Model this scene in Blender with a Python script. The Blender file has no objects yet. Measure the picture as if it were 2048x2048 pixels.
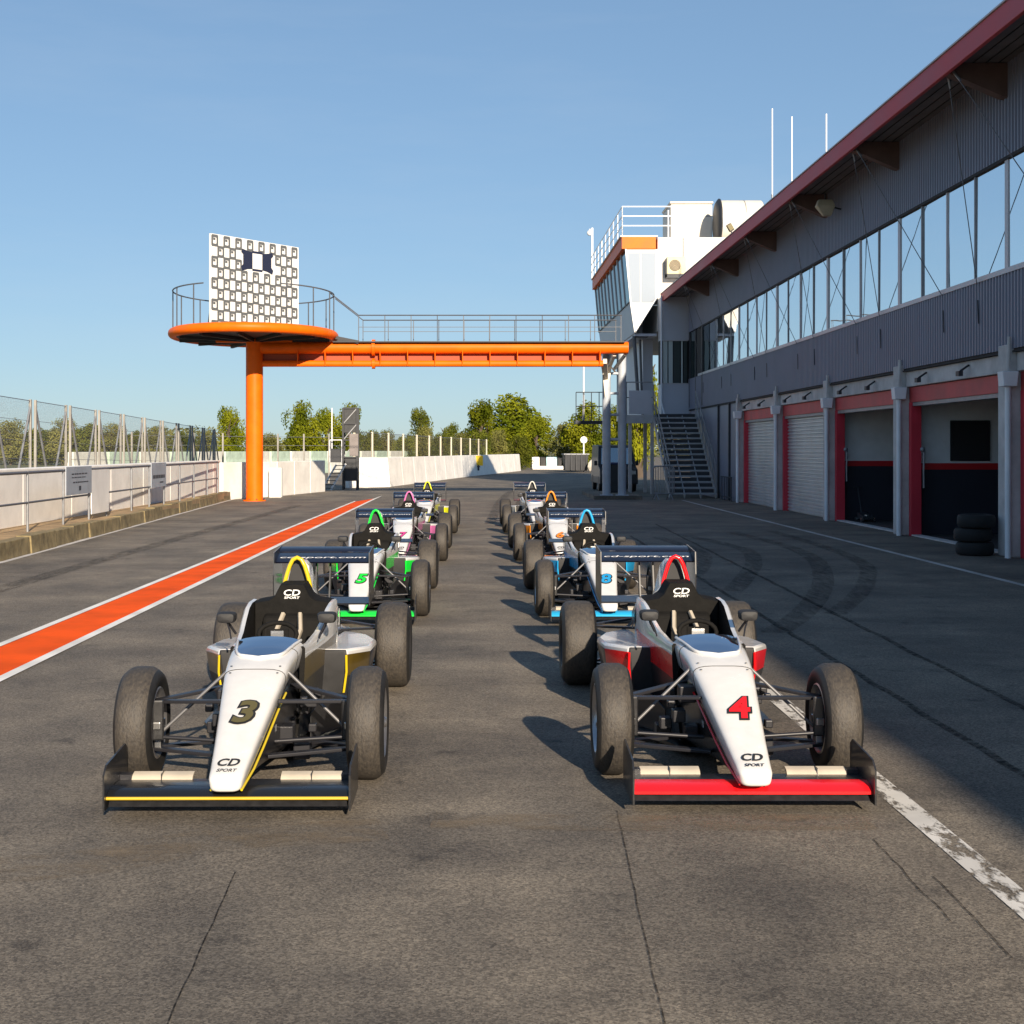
import bpy, math, random
from mathutils import Vector, Matrix
R = math.radians
random.seed(7)
scene = bpy.context.scene
# ---------------------------------------------------------------- camera
HC = 1.62                      # eye height
cam_d = bpy.data.cameras.new('camera')
cam = bpy.data.objects.new('camera', cam_d)
scene.collection.objects.link(cam)
cam.location = (0, 0, HC)
cam.rotation_euler = (R(90), 0, 0)
cam_d.sensor_width = 36
cam_d.lens = 48.69
cam_d.shift_x = 0.0331
cam_d.shift_y = -0.0611
cam_d.clip_end = 6000
scene.camera = cam
# ---------------------------------------------------------------- sky, sun, exposure
SUN = Vector((0.625, -2.60, 1.0)).normalized()      # towards the sun
world = bpy.data.worlds.new('World')
scene.world = world
world.use_nodes = True
wn = world.node_tree
bg = wn.nodes['Background']
sky = wn.nodes.new('ShaderNodeTexSky')
sky.sky_type = 'NISHITA'
sky.sun_disc = False
sky.sun_elevation = math.asin(SUN.z)
sky.sun_rotation = math.atan2(SUN.x, SUN.y)
sky.air_density = 1.0
sky.dust_density = 0.15
sky.ozone_density = 3.0
sky.altitude = 300
tint = wn.nodes.new('ShaderNodeMix'); tint.data_type = 'RGBA'; tint.blend_type = 'MULTIPLY'
tint.inputs[0].default_value = 1.0
tint.inputs[7].default_value = (1.05, 1.32, 1.59, 1)      # white balance of the air
soft = wn.nodes.new('ShaderNodeGamma'); soft.inputs[1].default_value = 0.55    # hazy air: low contrast from zenith to horizon
wn.links.new(sky.outputs[0], soft.inputs[0])
wn.links.new(soft.outputs[0], tint.inputs[6])
# faint high cirrus all over the sky
wtc = wn.nodes.new('ShaderNodeTexCoord'); wmp = wn.nodes.new('ShaderNodeMapping')
wmp.inputs['Scale'].default_value = (1.2, 1.2, 7.0); wmp.inputs['Rotation'].default_value = (R(8), R(14), 0)
cir = wn.nodes.new('ShaderNodeTexNoise'); cir.inputs['Scale'].default_value = 2.2; cir.inputs['Detail'].default_value = 9; cir.inputs['Roughness'].default_value = .62
crm = wn.nodes.new('ShaderNodeMapRange'); crm.inputs[1].default_value = .50; crm.inputs[2].default_value = .78; crm.inputs[3].default_value = 0; crm.inputs[4].default_value = .11
cmx = wn.nodes.new('ShaderNodeMix'); cmx.data_type = 'RGBA'; cmx.inputs[7].default_value = (4.2, 4.6, 5.0, 1)
wn.links.new(wtc.outputs['Generated'], wmp.inputs[0]); wn.links.new(wmp.outputs[0], cir.inputs['Vector'])
wn.links.new(cir.outputs[0], crm.inputs[0]); wn.links.new(crm.outputs[0], cmx.inputs[0])
wn.links.new(tint.outputs[2], cmx.inputs[6])
wn.links.new(cmx.outputs[2], bg.inputs[0])
bg.inputs[1].default_value = 0.096
sun_d = bpy.data.lights.new('sun', 'SUN')
sun_d.energy = 5.0
sun_d.angle = R(0.6)
sun_d.color = (1.0, 0.85, 0.66)
sun = bpy.data.objects.new('sun', sun_d)
scene.collection.objects.link(sun)
sun.rotation_euler = (-SUN).to_track_quat('-Z', 'Y').to_euler()
vs = scene.view_settings
vs.view_transform = 'Standard'
vs.look = 'None'
vs.exposure = 0.7
vs.gamma = 1.0
vs.use_curve_mapping = False
scene.cycles.max_bounces = 6
scene.cycles.transparent_max_bounces = 12

# ---------------------------------------------------------------- materials
MATS = {}
def pm(name, col, rough=0.6, metal=0.0, var=0.0, vs_=3.0, bump=0.0, bs=40.0, coat=0.0, spec=0.5, stretch=None, detail=6.0, col2=None, dist=0.01):
    """principled material with noise colour variation and fine relief, in object space"""
    m = bpy.data.materials.new(name)
    m.use_nodes = True
    nt = m.node_tree
    b = nt.nodes['Principled BSDF']
    b.inputs['Base Color'].default_value = (*col, 1)
    b.inputs['Roughness'].default_value = rough
    b.inputs['Metallic'].default_value = metal
    b.inputs['Coat Weight'].default_value = coat
    b.inputs['Coat Roughness'].default_value = 0.06
    b.inputs['Specular IOR Level'].default_value = spec
    tc = nt.nodes.new('ShaderNodeTexCoord')
    src = tc.outputs['Object']
    if stretch:
        mp = nt.nodes.new('ShaderNodeMapping')
        mp.inputs['Scale'].default_value = stretch
        nt.links.new(src, mp.inputs[0]); src = mp.outputs[0]
    if var > 0 or col2:
        n = nt.nodes.new('ShaderNodeTexNoise')
        n.inputs['Scale'].default_value = vs_
        n.inputs['Detail'].default_value = detail
        n.inputs['Roughness'].default_value = 0.62
        nt.links.new(src, n.inputs['Vector'])
        r = nt.nodes.new('ShaderNodeValToRGB')
        c2 = col2 if col2 else tuple(c * (1 - var) for c in col)
        c1 = col if col2 else tuple(min(1, c * (1 + var * .6)) for c in col)
        r.color_ramp.elements[0].position = .34; r.color_ramp.elements[0].color = (*c2, 1)
        r.color_ramp.elements[1].position = .66; r.color_ramp.elements[1].color = (*c1, 1)
        nt.links.new(n.outputs['Fac'], r.inputs[0])
        nt.links.new(r.outputs[0], b.inputs['Base Color'])
        mr = nt.nodes.new('ShaderNodeMapRange')
        mr.inputs[3].default_value = max(0.02, rough - .10); mr.inputs[4].default_value = min(1, rough + .10)
        nt.links.new(n.outputs['Fac'], mr.inputs[0]); nt.links.new(mr.outputs[0], b.inputs['Roughness'])
    if bump > 0:
        n2 = nt.nodes.new('ShaderNodeTexNoise')
        n2.inputs['Scale'].default_value = bs
        n2.inputs['Detail'].default_value = 4
        nt.links.new(src, n2.inputs['Vector'])
        bp = nt.nodes.new('ShaderNodeBump')
        bp.inputs['Strength'].default_value = bump
        bp.inputs['Distance'].default_value = dist
        nt.links.new(n2.outputs['Fac'], bp.inputs['Height'])
        nt.links.new(bp.outputs[0], b.inputs['Normal'])
    MATS[name] = m
    return m

# ---------------------------------------------------------------- mesh builder
COL = scene.collection
class MB:
    def __init__(self): self.v = []; self.f = []; self.m = []
    def add(self, vs_, fs, mi=0):
        o = len(self.v); self.v += [tuple(p) for p in vs_]
        self.f += [tuple(i + o for i in f) for f in fs]
        self.m += [mi] * len(fs) if isinstance(mi, int) else list(mi)
        return self
    def box(self, x0, x1, y0, y1, z0, z1, mi=0):
        x0, x1 = sorted((x0, x1)); y0, y1 = sorted((y0, y1)); z0, z1 = sorted((z0, z1))
        v = [(x0,y0,z0),(x1,y0,z0),(x1,y1,z0),(x0,y1,z0),(x0,y0,z1),(x1,y0,z1),(x1,y1,z1),(x0,y1,z1)]
        return self.add(v, [(0,3,2,1),(4,5,6,7),(0,1,5,4),(1,2,6,5),(2,3,7,6),(3,0,4,7)], mi)
    def bar(self, p, q, w, h, mi=0, up=(0,0,1)):
        """box beam from p to q, width w, height h"""
        p = Vector(p); q = Vector(q); d = (q - p).normalized(); u = Vector(up)
        s = d.cross(u)
        if s.length < 1e-4: s = d.cross(Vector((1,0,0)))
        s.normalize(); u = s.cross(d).normalized()
        v = []
        for e in (p, q):
            for a, b in ((-1,-1),(1,-1),(1,1),(-1,1)): v.append(e + s*(a*w/2) + u*(b*h/2))
        return self.add(v, [(0,1,2,3),(7,6,5,4),(0,4,5,1),(1,5,6,2),(2,6,7,3),(3,7,4,0)], mi)
    def tube(self, pts, r, n=8, mi=0, closed=False, cap=True):
        pts = [Vector(p) for p in pts]; N = len(pts); v = []
        rr = r if isinstance(r, (list, tuple)) else [r]*N
        d0 = (pts[1]-pts[0]).normalized()
        ref = Vector((0,0,1)) if abs(d0.z) < .9 else Vector((1,0,0))
        s = d0.cross(ref).normalized()
        for i, p in enumerate(pts):
            if closed: d = pts[(i+1)%N]-pts[i-1]
            else: d = pts[min(i+1,N-1)]-pts[max(i-1,0)]
            d.normalize(); s = (s - d*s.dot(d)).normalized(); u = d.cross(s)
            for k in range(n):
                a = 2*math.pi*k/n
                v.append(p + s*(math.cos(a)*rr[i]) + u*(math.sin(a)*rr[i]))
        f = []
        for i in range(N if closed else N-1):
            j = (i+1)%N
            for k in range(n):
                k2 = (k+1)%n
                f.append((i*n+k, i*n+k2, j*n+k2, j*n+k))
        if not closed and cap:
            f.append(tuple(range(n-1,-1,-1))); f.append(tuple((N-1)*n+k for k in range(n)))
        return self.add(v, f, mi)
    def loft(self, secs, cap0=True, cap1=True, mi=0, closed=True, ring=False):
        """secs: list of lists of 3-D points, equal count"""
        n = len(secs[0]); v = [p for s in secs for p in s]; f = []
        S = len(secs)
        for i in range(S if ring else S-1):
            j = (i+1)%S
            for k in range(n if closed else n-1):
                k2 = (k+1)%n
                f.append((i*n+k, i*n+k2, j*n+k2, j*n+k))
        if cap0 and not ring: f.append(tuple(range(n-1,-1,-1)))
        if cap1 and not ring: f.append(tuple((len(secs)-1)*n+k for k in range(n)))
        return self.add(v, f, mi)
    def prism(self, poly, a0, a1, axis='y', mi=0):
        """polygon in the two other axes, extruded along axis from a0 to a1"""
        def pt(p, a):
            if axis == 'y': return (p[0], a, p[1])
            if axis == 'x': return (a, p[0], p[1])
            return (p[0], p[1], a)
        return self.loft([[pt(p,a0) for p in poly],[pt(p,a1) for p in poly]], mi=mi)
    def lathe(self, prof, c, axis='x', n=32, mi=0, closed=False):
        """prof: (along, radius); turned round axis through c"""
        secs = []
        for k in range(n):
            a = 2*math.pi*k/n; ca, sa = math.cos(a), math.sin(a); s = []
            for t, r in prof:
                if axis == 'x': s.append((c[0]+t, c[1]+r*ca, c[2]+r*sa))
                elif axis == 'y': s.append((c[0]+r*ca, c[1]+t, c[2]+r*sa))
                else: s.append((c[0]+r*ca, c[1]+r*sa, c[2]+t))
            secs.append(s)
        return self.loft(secs, ring=True, closed=closed, mi=mi)
    def disc(self, c, r, axis='x', n=24, mi=0):
        v = []
        for k in range(n):
            a = 2*math.pi*k/n
            if axis == 'x': v.append((c[0], c[1]+r*math.cos(a), c[2]+r*math.sin(a)))
            elif axis == 'y': v.append((c[0]+r*math.cos(a), c[1], c[2]+r*math.sin(a)))
            else: v.append((c[0]+r*math.cos(a), c[1]+r*math.sin(a), c[2]))
        return self.add(v, [tuple(range(n))], mi)
    def sphere(self, c, r, n=12, mi=0, sq=(1,1,1)):
        secs = []
        for i in range(n//2+1):
            t = math.pi*(i+.001)/(n/2+.002); secs.append([(c[0]+sq[0]*r*math.sin(t)*math.cos(2*math.pi*k/n), c[1]+sq[1]*r*math.sin(t)*math.sin(2*math.pi*k/n), c[2]+sq[2]*r*math.cos(t)) for k in range(n)])
        return self.loft(secs, mi=mi)
    def build(self, name, mats, parent=None, smooth=None, bevel=0.0, seg=2, fix=True):
        me = bpy.data.meshes.new(name)
        me.from_pydata(self.v, [], self.f)
        mats = mats if isinstance(mats, (list, tuple)) else [mats]
        for m in mats: me.materials.append(m)
        if len(mats) > 1: me.polygons.foreach_set('material_index', self.m)
        if fix:
            import bmesh
            bm = bmesh.new(); bm.from_mesh(me)
            bmesh.ops.recalc_face_normals(bm, faces=bm.faces)
            bm.to_mesh(me); bm.free()
        if smooth is not None:
            me.polygons.foreach_set('use_smooth', [True]*len(me.polygons))
            me.set_sharp_from_angle(angle=R(smooth))
        me.update()
        o = bpy.data.objects.new(name, me); COL.objects.link(o)
        if parent: o.parent = parent
        if bevel > 0:
            b = o.modifiers.new('bevel', 'BEVEL'); b.width = bevel; b.segments = seg; b.limit_method = 'ANGLE'; b.angle_limit = R(35)
            b.harden_normals = False
        return o
def tag(o, label=None, cat=None, group=None, kind=None):
    if label: o['label'] = label
    if cat: o['category'] = cat
    if group: o['group'] = group
    if kind: o['kind'] = kind
    return o
def empty(name, loc=(0,0,0), label=None, cat=None, group=None):
    o = bpy.data.objects.new(name, None); COL.objects.link(o); o.location = loc
    o.empty_display_size = .2
    return tag(o, label, cat, group)
def link(o, parent=None):
    COL.objects.link(o)
    if parent: o.parent = parent
    return o
def share(o, loc=None, parent=None, rot=None, scale=None, name=None):
    c = o.copy(); COL.objects.link(c)
    if parent is not None: c.parent = parent
    if loc is not None: c.location = loc
    if rot is not None: c.rotation_euler = rot
    if scale is not None: c.scale = scale
    return c
_fonts = {}
def text_mesh(s, h, w=None, bold=0.0, shear=0.0, depth=0.0, space=1.0):
    """lettering centred on the origin in the xy plane; h tall, w wide (optional) -> verts, faces"""
    cu = bpy.data.curves.new('lettering', 'FONT'); cu.body = s; cu.size = 1.0; cu.offset = bold; cu.shear = shear
    cu.align_x = 'CENTER'; cu.align_y = 'CENTER'; cu.extrude = 0; cu.resolution_u = 3; cu.space_character = space
    cu.fill_mode = 'FRONT'
    o = bpy.data.objects.new('lettering', cu); COL.objects.link(o)
    dg = bpy.context.evaluated_depsgraph_get(); dg.update()
    me = o.evaluated_get(dg).to_mesh()
    v = [tuple(p.co) for p in me.vertices]; f = [tuple(p.vertices) for p in me.polygons]
    o.evaluated_get(dg).to_mesh_clear()
    bpy.data.objects.remove(o); bpy.data.curves.remove(cu)
    xs = [p[0] for p in v]; ys = [p[1] for p in v]
    cx, cy = (min(xs)+max(xs))/2, (min(ys)+max(ys))/2
    sy = h/(max(ys)-min(ys)); sx = w/(max(xs)-min(xs)) if w else sy
    return [((p[0]-cx)*sx, (p[1]-cy)*sy, 0) for p in v], f
def place(v, origin, ux, uy, off=0.0):
    o = Vector(origin); ux = Vector(ux).normalized(); uy = Vector(uy).normalized(); n = ux.cross(uy)
    return [o + ux*p[0] + uy*p[1] + n*off for p in v]
# ---------------------------------------------------------------- shared materials
white_paint = pm('white_car_paint', (.66,.655,.65), .25, coat=.5, var=.07, vs_=7, detail=10)
carbon = pm('black_carbon', (.018,.018,.02), .35, coat=.3, var=.3, vs_=30)
black_matte = pm('black_matte', (.02,.02,.022), .65, var=.3, vs_=12)
cockpit_black = pm('cockpit_padding', (.010,.0095,.009), .8, var=.35, vs_=14, bump=.2, bs=60, spec=.15)
rubber_side = pm('tyre_sidewall', (.014,.0135,.0135), .55, var=.3, vs_=10)
tread = pm('worn_tyre_tread', (.070,.059,.047), .62, var=.4, vs_=34, bump=.5, bs=60, col2=(.034,.030,.027), detail=12, dist=.008, stretch=(2.2,1,1))
rim_metal = pm('wheel_rim_metal', (.42,.42,.44), .32, metal=.9, var=.15)
rim_dark = pm('wheel_rim_dark', (.03,.03,.033), .4, metal=.3)
steel = pm('brushed_steel', (.55,.55,.55), .3, metal=1.0, var=.1)
rod_grey = pm('pushrod_grey', (.15,.15,.16), .45, metal=.3)
dark_metal = pm('suspension_black', (.025,.025,.03), .4, metal=.2)
flap_silver = pm('wing_flap_cream', (.52,.455,.36), .4, var=.12, vs_=6)
navy = pm('rear_wing_navy', (.008,.009,.020), .3, coat=.3)
white_print = pm('white_print', (.82,.82,.82), .5)
black_print = pm('black_print', (.02,.02,.02), .5)
orange_paint = pm('orange_structure_paint', (.90,.145,.002), .45, spec=.2, var=.16, vs_=1.6, detail=9)
galv = pm('galvanised_steel', (.27,.28,.30), .5, metal=.4, var=.2, vs_=6)
rail_grey = pm('grey_rail_paint', (.12,.125,.14), .5, metal=.2, var=.15)
concrete = pm('pale_concrete', (.54,.52,.51), .85, var=.22, vs_=2.2, bump=.25, bs=30)
white_wall = pm('white_painted_concrete', (.90,.87,.83), .8, var=.12, vs_=1.3, bump=.2, bs=18, detail=9)
dark_steel = pm('dark_steel', (.035,.038,.045), .55, metal=.2, var=.2)

# ---------------------------------------------------------------- asphalt
def asphalt_material():
    m = bpy.data.materials.new('asphalt'); m.use_nodes = True
    nt = m.node_tree; b = nt.nodes['Principled BSDF']; L = nt.links.new
    g = nt.nodes.new('ShaderNodeNewGeometry')
    def noise(scale, detail, rough=.6, st=None):
        n = nt.nodes.new('ShaderNodeTexNoise'); n.inputs['Scale'].default_value = scale
        n.inputs['Detail'].default_value = detail; n.inputs['Roughness'].default_value = rough
        if st:
            mp = nt.nodes.new('ShaderNodeMapping'); mp.inputs['Scale'].default_value = st
            L(g.outputs['Position'], mp.inputs[0]); L(mp.outputs[0], n.inputs['Vector'])
        else: L(g.outputs['Position'], n.inputs['Vector'])
        return n
    def ramp(n, p0, c0, p1, c1):
        r = nt.nodes.new('ShaderNodeValToRGB'); e = r.color_ramp.elements
        e[0].position = p0; e[0].color = (*c0, 1); e[1].position = p1; e[1].color = (*c1, 1)
        L(n.outputs[0], r.inputs[0]); return r
    def mul(a, c):
        x = nt.nodes.new('ShaderNodeMix'); x.data_type = 'RGBA'; x.blend_type = 'MULTIPLY'; x.inputs[0].default_value = 1
        L(a.outputs[2] if a.bl_idname == 'ShaderNodeMix' else a.outputs[0], x.inputs[6]); L(c.outputs[0], x.inputs[7]); return x
    vo = nt.nodes.new('ShaderNodeTexVoronoi'); vo.inputs['Scale'].default_value = 125; L(g.outputs['Position'], vo.inputs['Vector'])
    sp = nt.nodes.new('ShaderNodeSeparateColor'); L(vo.outputs['Color'], sp.inputs[0])
    stone_ = ramp(sp, .0, (.58,.57,.56), 1.0, (1.48,1.46,1.41))                        # single stones in the binder
    base0 = ramp(noise(42, 5, .75), .30, (.132,.118,.102), .70, (.236,.212,.180))     # coarse patches of aggregate
    base = mul(base0, stone_)     # aggregate
    blot = ramp(noise(.75, 7, .62), .32, (.60,.60,.62), .64, (1.20,1.17,1.12))       # old stains
    strk = ramp(noise(1.0, 6, .65, (1.1, .30, 1)), .34, (.80,.80,.81), .62, (1.06,1.05,1.03))   # traffic polish along the lane
    spot = ramp(noise(3.2, 5, .6), .27, (.48,.48,.50), .40, (1,1,1))                 # oil spots
    sweep = ramp(noise(1.0, 7, .7, (.8, 1.5, 1)), .34, (.80,.79,.79), .62, (1.06,1.05,1.03))   # rubber sweeps across
    x = mul(mul(mul(mul(base, blot), strk), spot), sweep)
    L(x.outputs[2], b.inputs['Base Color'])
    b.inputs['Roughness'].default_value = .82
    b.inputs['Specular IOR Level'].default_value = .35
    n = noise(120, 4, .7); bp = nt.nodes.new('ShaderNodeBump'); bp.inputs['Strength'].default_value = .55; bp.inputs['Distance'].default_value = .006
    L(n.outputs[0], bp.inputs['Height']); L(bp.outputs[0], b.inputs['Normal'])
    return m
asphalt = asphalt_material()
def strip_material(name, col, cover, scale, rough=.7, st=(1,1,1)):
    """paint or rubber on the road, worn through where the noise is low"""
    m = bpy.data.materials.new(name); m.use_nodes = True
    nt = m.node_tree; b = nt.nodes['Principled BSDF']; L = nt.links.new
    b.inputs['Base Color'].default_value = (*col, 1); b.inputs['Roughness'].default_value = rough; b.inputs['Specular IOR Level'].default_value = .08
    g = nt.nodes.new('ShaderNodeNewGeometry'); mp = nt.nodes.new('ShaderNodeMapping'); mp.inputs['Scale'].default_value = st
    n = nt.nodes.new('ShaderNodeTexNoise'); n.inputs['Scale'].default_value = scale; n.inputs['Detail'].default_value = 8; n.inputs['Roughness'].default_value = .7
    L(g.outputs['Position'], mp.inputs[0]); L(mp.outputs[0], n.inputs['Vector'])
    r = nt.nodes.new('ShaderNodeMapRange'); r.inputs[1].default_value = cover[0]; r.inputs[2].default_value = cover[1]
    r.inputs[3].default_value = cover[2]; r.inputs[4].default_value = cover[3]
    L(n.outputs[0], r.inputs[0]); L(r.outputs[0], b.inputs['Alpha'])
    n2 = nt.nodes.new('ShaderNodeTexNoise'); n2.inputs['Scale'].default_value = 1.6; n2.inputs['Detail'].default_value = 7
    L(g.outputs['Position'], n2.inputs['Vector'])
    rr = nt.nodes.new('ShaderNodeValToRGB'); rr.color_ramp.elements[0].color = (*[c*.72 for c in col], 1); rr.color_ramp.elements[0].position = .3
    rr.color_ramp.elements[1].color = (*col, 1); rr.color_ramp.elements[1].position = .6
    L(n2.outputs[0], rr.inputs[0]); L(rr.outputs[0], b.inputs['Base Color'])
    return m
orange_line = strip_material('orange_road_paint', (.95,.105,.001), (.18,.26,.75,1), 9)
white_line = strip_material('white_road_paint', (.86,.84,.80), (.22,.32,.5,1), 12)
worn_line = strip_material('worn_white_road_paint', (.74,.71,.66), (.425,.51,.0,.97), 7, st=(1.5,.6,1))
faint_line = strip_material('faint_white_road_paint', (.62,.60,.57), (.30,.46,.35,.95), 14)
rubber_mark = strip_material('tyre_rubber_mark', (.016,.016,.017), (.38,.68,.0,.44), 5, st=(3,.5,1))
seam_mark = strip_material('asphalt_seam_tar', (.014,.013,.013), (.40,.60,.05,.65), 16)
dust_mark = strip_material('tan_dust', (.30,.235,.165), (.42,.66,.0,.55), 3.2, st=(1,2.2,1))
crack_mark = strip_material('asphalt_crack', (.02,.017,.015), (.34,.56,.1,.75), 24)

m = MB(); m.add([(-14,-60,0),(60,-60,0),(60,300,0),(-14,300,0)], [(0,1,2,3)])
tag(m.build('pit_lane_asphalt', asphalt), kind='structure')
grass = pm('dry_grass_ground', (.16,.155,.07), .95, var=.4, vs_=.15, bump=.3, bs=3, col2=(.10,.115,.045))
m = MB(); m.add([(-2500,-200,-.06),(2500,-200,-.06),(2500,4500,-.06),(-2500,4500,-.06)], [(0,1,2,3)])
tag(m.build('grass_field', grass), kind='structure')

def strip(name, pts, w, z, mat, taper=None):
    """flat ribbon on the ground through (x, y) points"""
    m = MB(); P = [Vector((p[0], p[1], 0)) for p in pts]; v = []
    for i, p in enumerate(P):
        d = (P[min(i+1,len(P)-1)] - P[max(i-1,0)]).normalized(); s = Vector((d.y, -d.x, 0))
        ww = w[i] if isinstance(w, (list, tuple)) else w
        v += [p - s*(ww/2) + Vector((0,0,z)), p + s*(ww/2) + Vector((0,0,z))]
    m.add(v, [(2*i, 2*i+1, 2*i+3, 2*i+2) for i in range(len(P)-1)])
    return tag(m.build(name, mat), kind='structure')
def quad(name, pts, z, mat):
    m = MB(); m.add([(p[0],p[1],z) for p in pts], [tuple(range(len(pts)))]); return tag(m.build(name, mat), kind='structure')
def curve(pts, n=8):
    out = []; P = [Vector((p[0],p[1])) for p in pts]
    for i in range(len(P)-1):
        a = P[max(i-1,0)]; b = P[i]; c = P[i+1]; d = P[min(i+2,len(P)-1)]
        for k in range(n):
            t = k/n
            out.append(.5*((2*b)+(c-a)*t+(2*a-5*b+4*c-d)*t*t+(3*b-a-3*c+d)*t**3))
    out.append(P[-1]); return [(p.x,p.y) for p in out]
quad('orange_stripe', [(-3.97,-5),(-3.40,-5),(-3.42,45.6),(-3.80,43.0)], .004, orange_line)
quad('painted_line', [(-4.05,-5),(-3.97,-5),(-3.80,43.0),(-3.87,43.4)], .008, white_line)
quad('painted_line', [(-3.40,-5),(-3.31,-5),(-3.34,48.5),(-3.42,45.6)], .008, white_line)
strip('painted_line', [(1.94, 2.0+i*.5) for i in range(22)] , .125, .004, worn_line)
strip('painted_line', [(2.03, 4.4),(2.03,4.75)], .02, .009, worn_line)
strip('painted_line', [(6.5, 8.0+i*2) for i in range(19)], .10, .004, faint_line)
rnd = random.Random(3)
def wob(x0, y0, x1, y1, n, a): return [(x0+(x1-x0)*i/n+rnd.uniform(-a,a), y0+(y1-y0)*i/n) for i in range(n+1)]
strip('asphalt_crack', wob(-.85,3.3,-.93,5.30,14,.003), .006, .004, crack_mark)
strip('asphalt_crack', wob(.50,3.3,.62,6.2,18,.003), .0055, .004, crack_mark)
strip('asphalt_crack', wob(1.62,4.75,1.64,5.75,10,.006), .006, .004, crack_mark)
strip('asphalt_crack', wob(1.70,4.40,1.72,5.25,9,.008), .006, .004, crack_mark)
strip('asphalt_seam', wob(2.70,5.0,2.85,26,60,.012), .055, .004, seam_mark)
strip('asphalt_seam', wob(3.38,7.0,3.85,30,60,.015), .055, .004, seam_mark)
strip('tyre_mark', curve([(4.95,27),(5.15,23.3),(4.95,20.4),(4.36,17.5),(3.72,15.2),(3.1,13.4),(2.6,12.2)]), .26, .006, rubber_mark)
strip('tyre_mark', curve([(5.8,27.5),(5.75,23),(5.45,19.6),(4.8,17.1),(4.15,15.2),(3.5,13.6)]), .22, .006, rubber_mark)
strip('tyre_mark', curve([(3.9,26),(4.3,22.6),(3.98,20),(3.4,17.6),(2.9,15.8)]), .25, .006, rubber_mark)
strip('tyre_mark', curve([(3.3,25.5),(3.5,22),(3.2,19.6),(2.7,17.5)]), .22, .006, rubber_mark)
strip('tyre_mark', curve([(.25,30),(.40,34.7),(.72,44),(1.4,55),(2.5,64)]), .24, .006, rubber_mark)
strip('tyre_mark', curve([(.9,31),(1.0,35),(1.35,44),(2.1,55)]), .2, .006, rubber_mark)
strip('tyre_mark', curve([(-5.6,3),(-5.5,20),(-5.2,40)]), .3, .005, rubber_mark)
strip('dust_streak', curve([(-2.6,5.05),(-2.0,5.28),(-1.5,5.45),(-1.05,5.75),(-.4,5.9)]), .34, .0045, dust_mark)
strip('dust_streak', curve([(-.2,6.05),(.6,6.0),(1.7,6.02)]), .25, .0045, dust_mark)
# ---------------------------------------------------------------- single-seater racing cars
# car space: x across, y backwards from the front axle (nose towards -y), z up
def glass_material(name, tint, mixf, back):
    m = bpy.data.materials.new(name); m.use_nodes = True; nt = m.node_tree
    for n in list(nt.nodes):
        if n.type != 'OUTPUT_MATERIAL': nt.nodes.remove(n)
    out = [n for n in nt.nodes if n.type == 'OUTPUT_MATERIAL'][0]
    g = nt.nodes.new('ShaderNodeBsdfGlossy'); g.inputs['Color'].default_value = (*tint, 1); g.inputs['Roughness'].default_value = .02
    d = nt.nodes.new('ShaderNodeBsdfDiffuse'); d.inputs['Color'].default_value = (*back, 1)
    x = nt.nodes.new('ShaderNodeMixShader'); x.inputs[0].default_value = mixf
    tc = nt.nodes.new('ShaderNodeTexCoord'); n = nt.nodes.new('ShaderNodeTexNoise'); n.inputs['Scale'].default_value = .9; n.inputs['Detail'].default_value = 2
    bp = nt.nodes.new('ShaderNodeBump'); bp.inputs['Strength'].default_value = .06; bp.inputs['Distance'].default_value = .05
    nt.links.new(tc.outputs['Object'], n.inputs['Vector']); nt.links.new(n.outputs[0], bp.inputs['Height']); nt.links.new(bp.outputs[0], g.inputs['Normal'])
    nt.links.new(d.outputs[0], x.inputs[1]); nt.links.new(g.outputs[0], x.inputs[2]); nt.links.new(x.outputs[0], out.inputs[0])
    return m
screen_tint = glass_material('tinted_screen', (.80,.88,1.0), .58, (.025,.03,.04))
accent = pm('accent_paint', (.75,.008,.01), .28, coat=.5, var=.05)
accent3 = pm('accent_panel_paint', (.75,.008,.01), .28, coat=.5, var=.05)
accent2 = pm('accent_wing_paint', (.75,.008,.01), .28, coat=.5, var=.05)
def supsec(y, wt, wb, z0, z1, n=28, p=4.0):
    out = []
    for k in range(n):
        a = 2*math.pi*(k+.5)/n
        c, s = math.cos(a), math.sin(a)
        zz = math.copysign(abs(s)**(2/p), s); xx = math.copysign(abs(c)**(2/p), c)
        t = (zz+1)/2; w = wb + (wt-wb)*t
        out.append((xx*w, y, z0 + (z1-z0)*t))
    return out
def lerp_tab(tab, y):
    for a, b in zip(tab, tab[1:]):
        if y <= b[0]:
            t = (y-a[0])/(b[0]-a[0]); return [a[i]+(b[i]-a[i])*t for i in range(1,len(a))]
    return list(tab[-1][1:])
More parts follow.
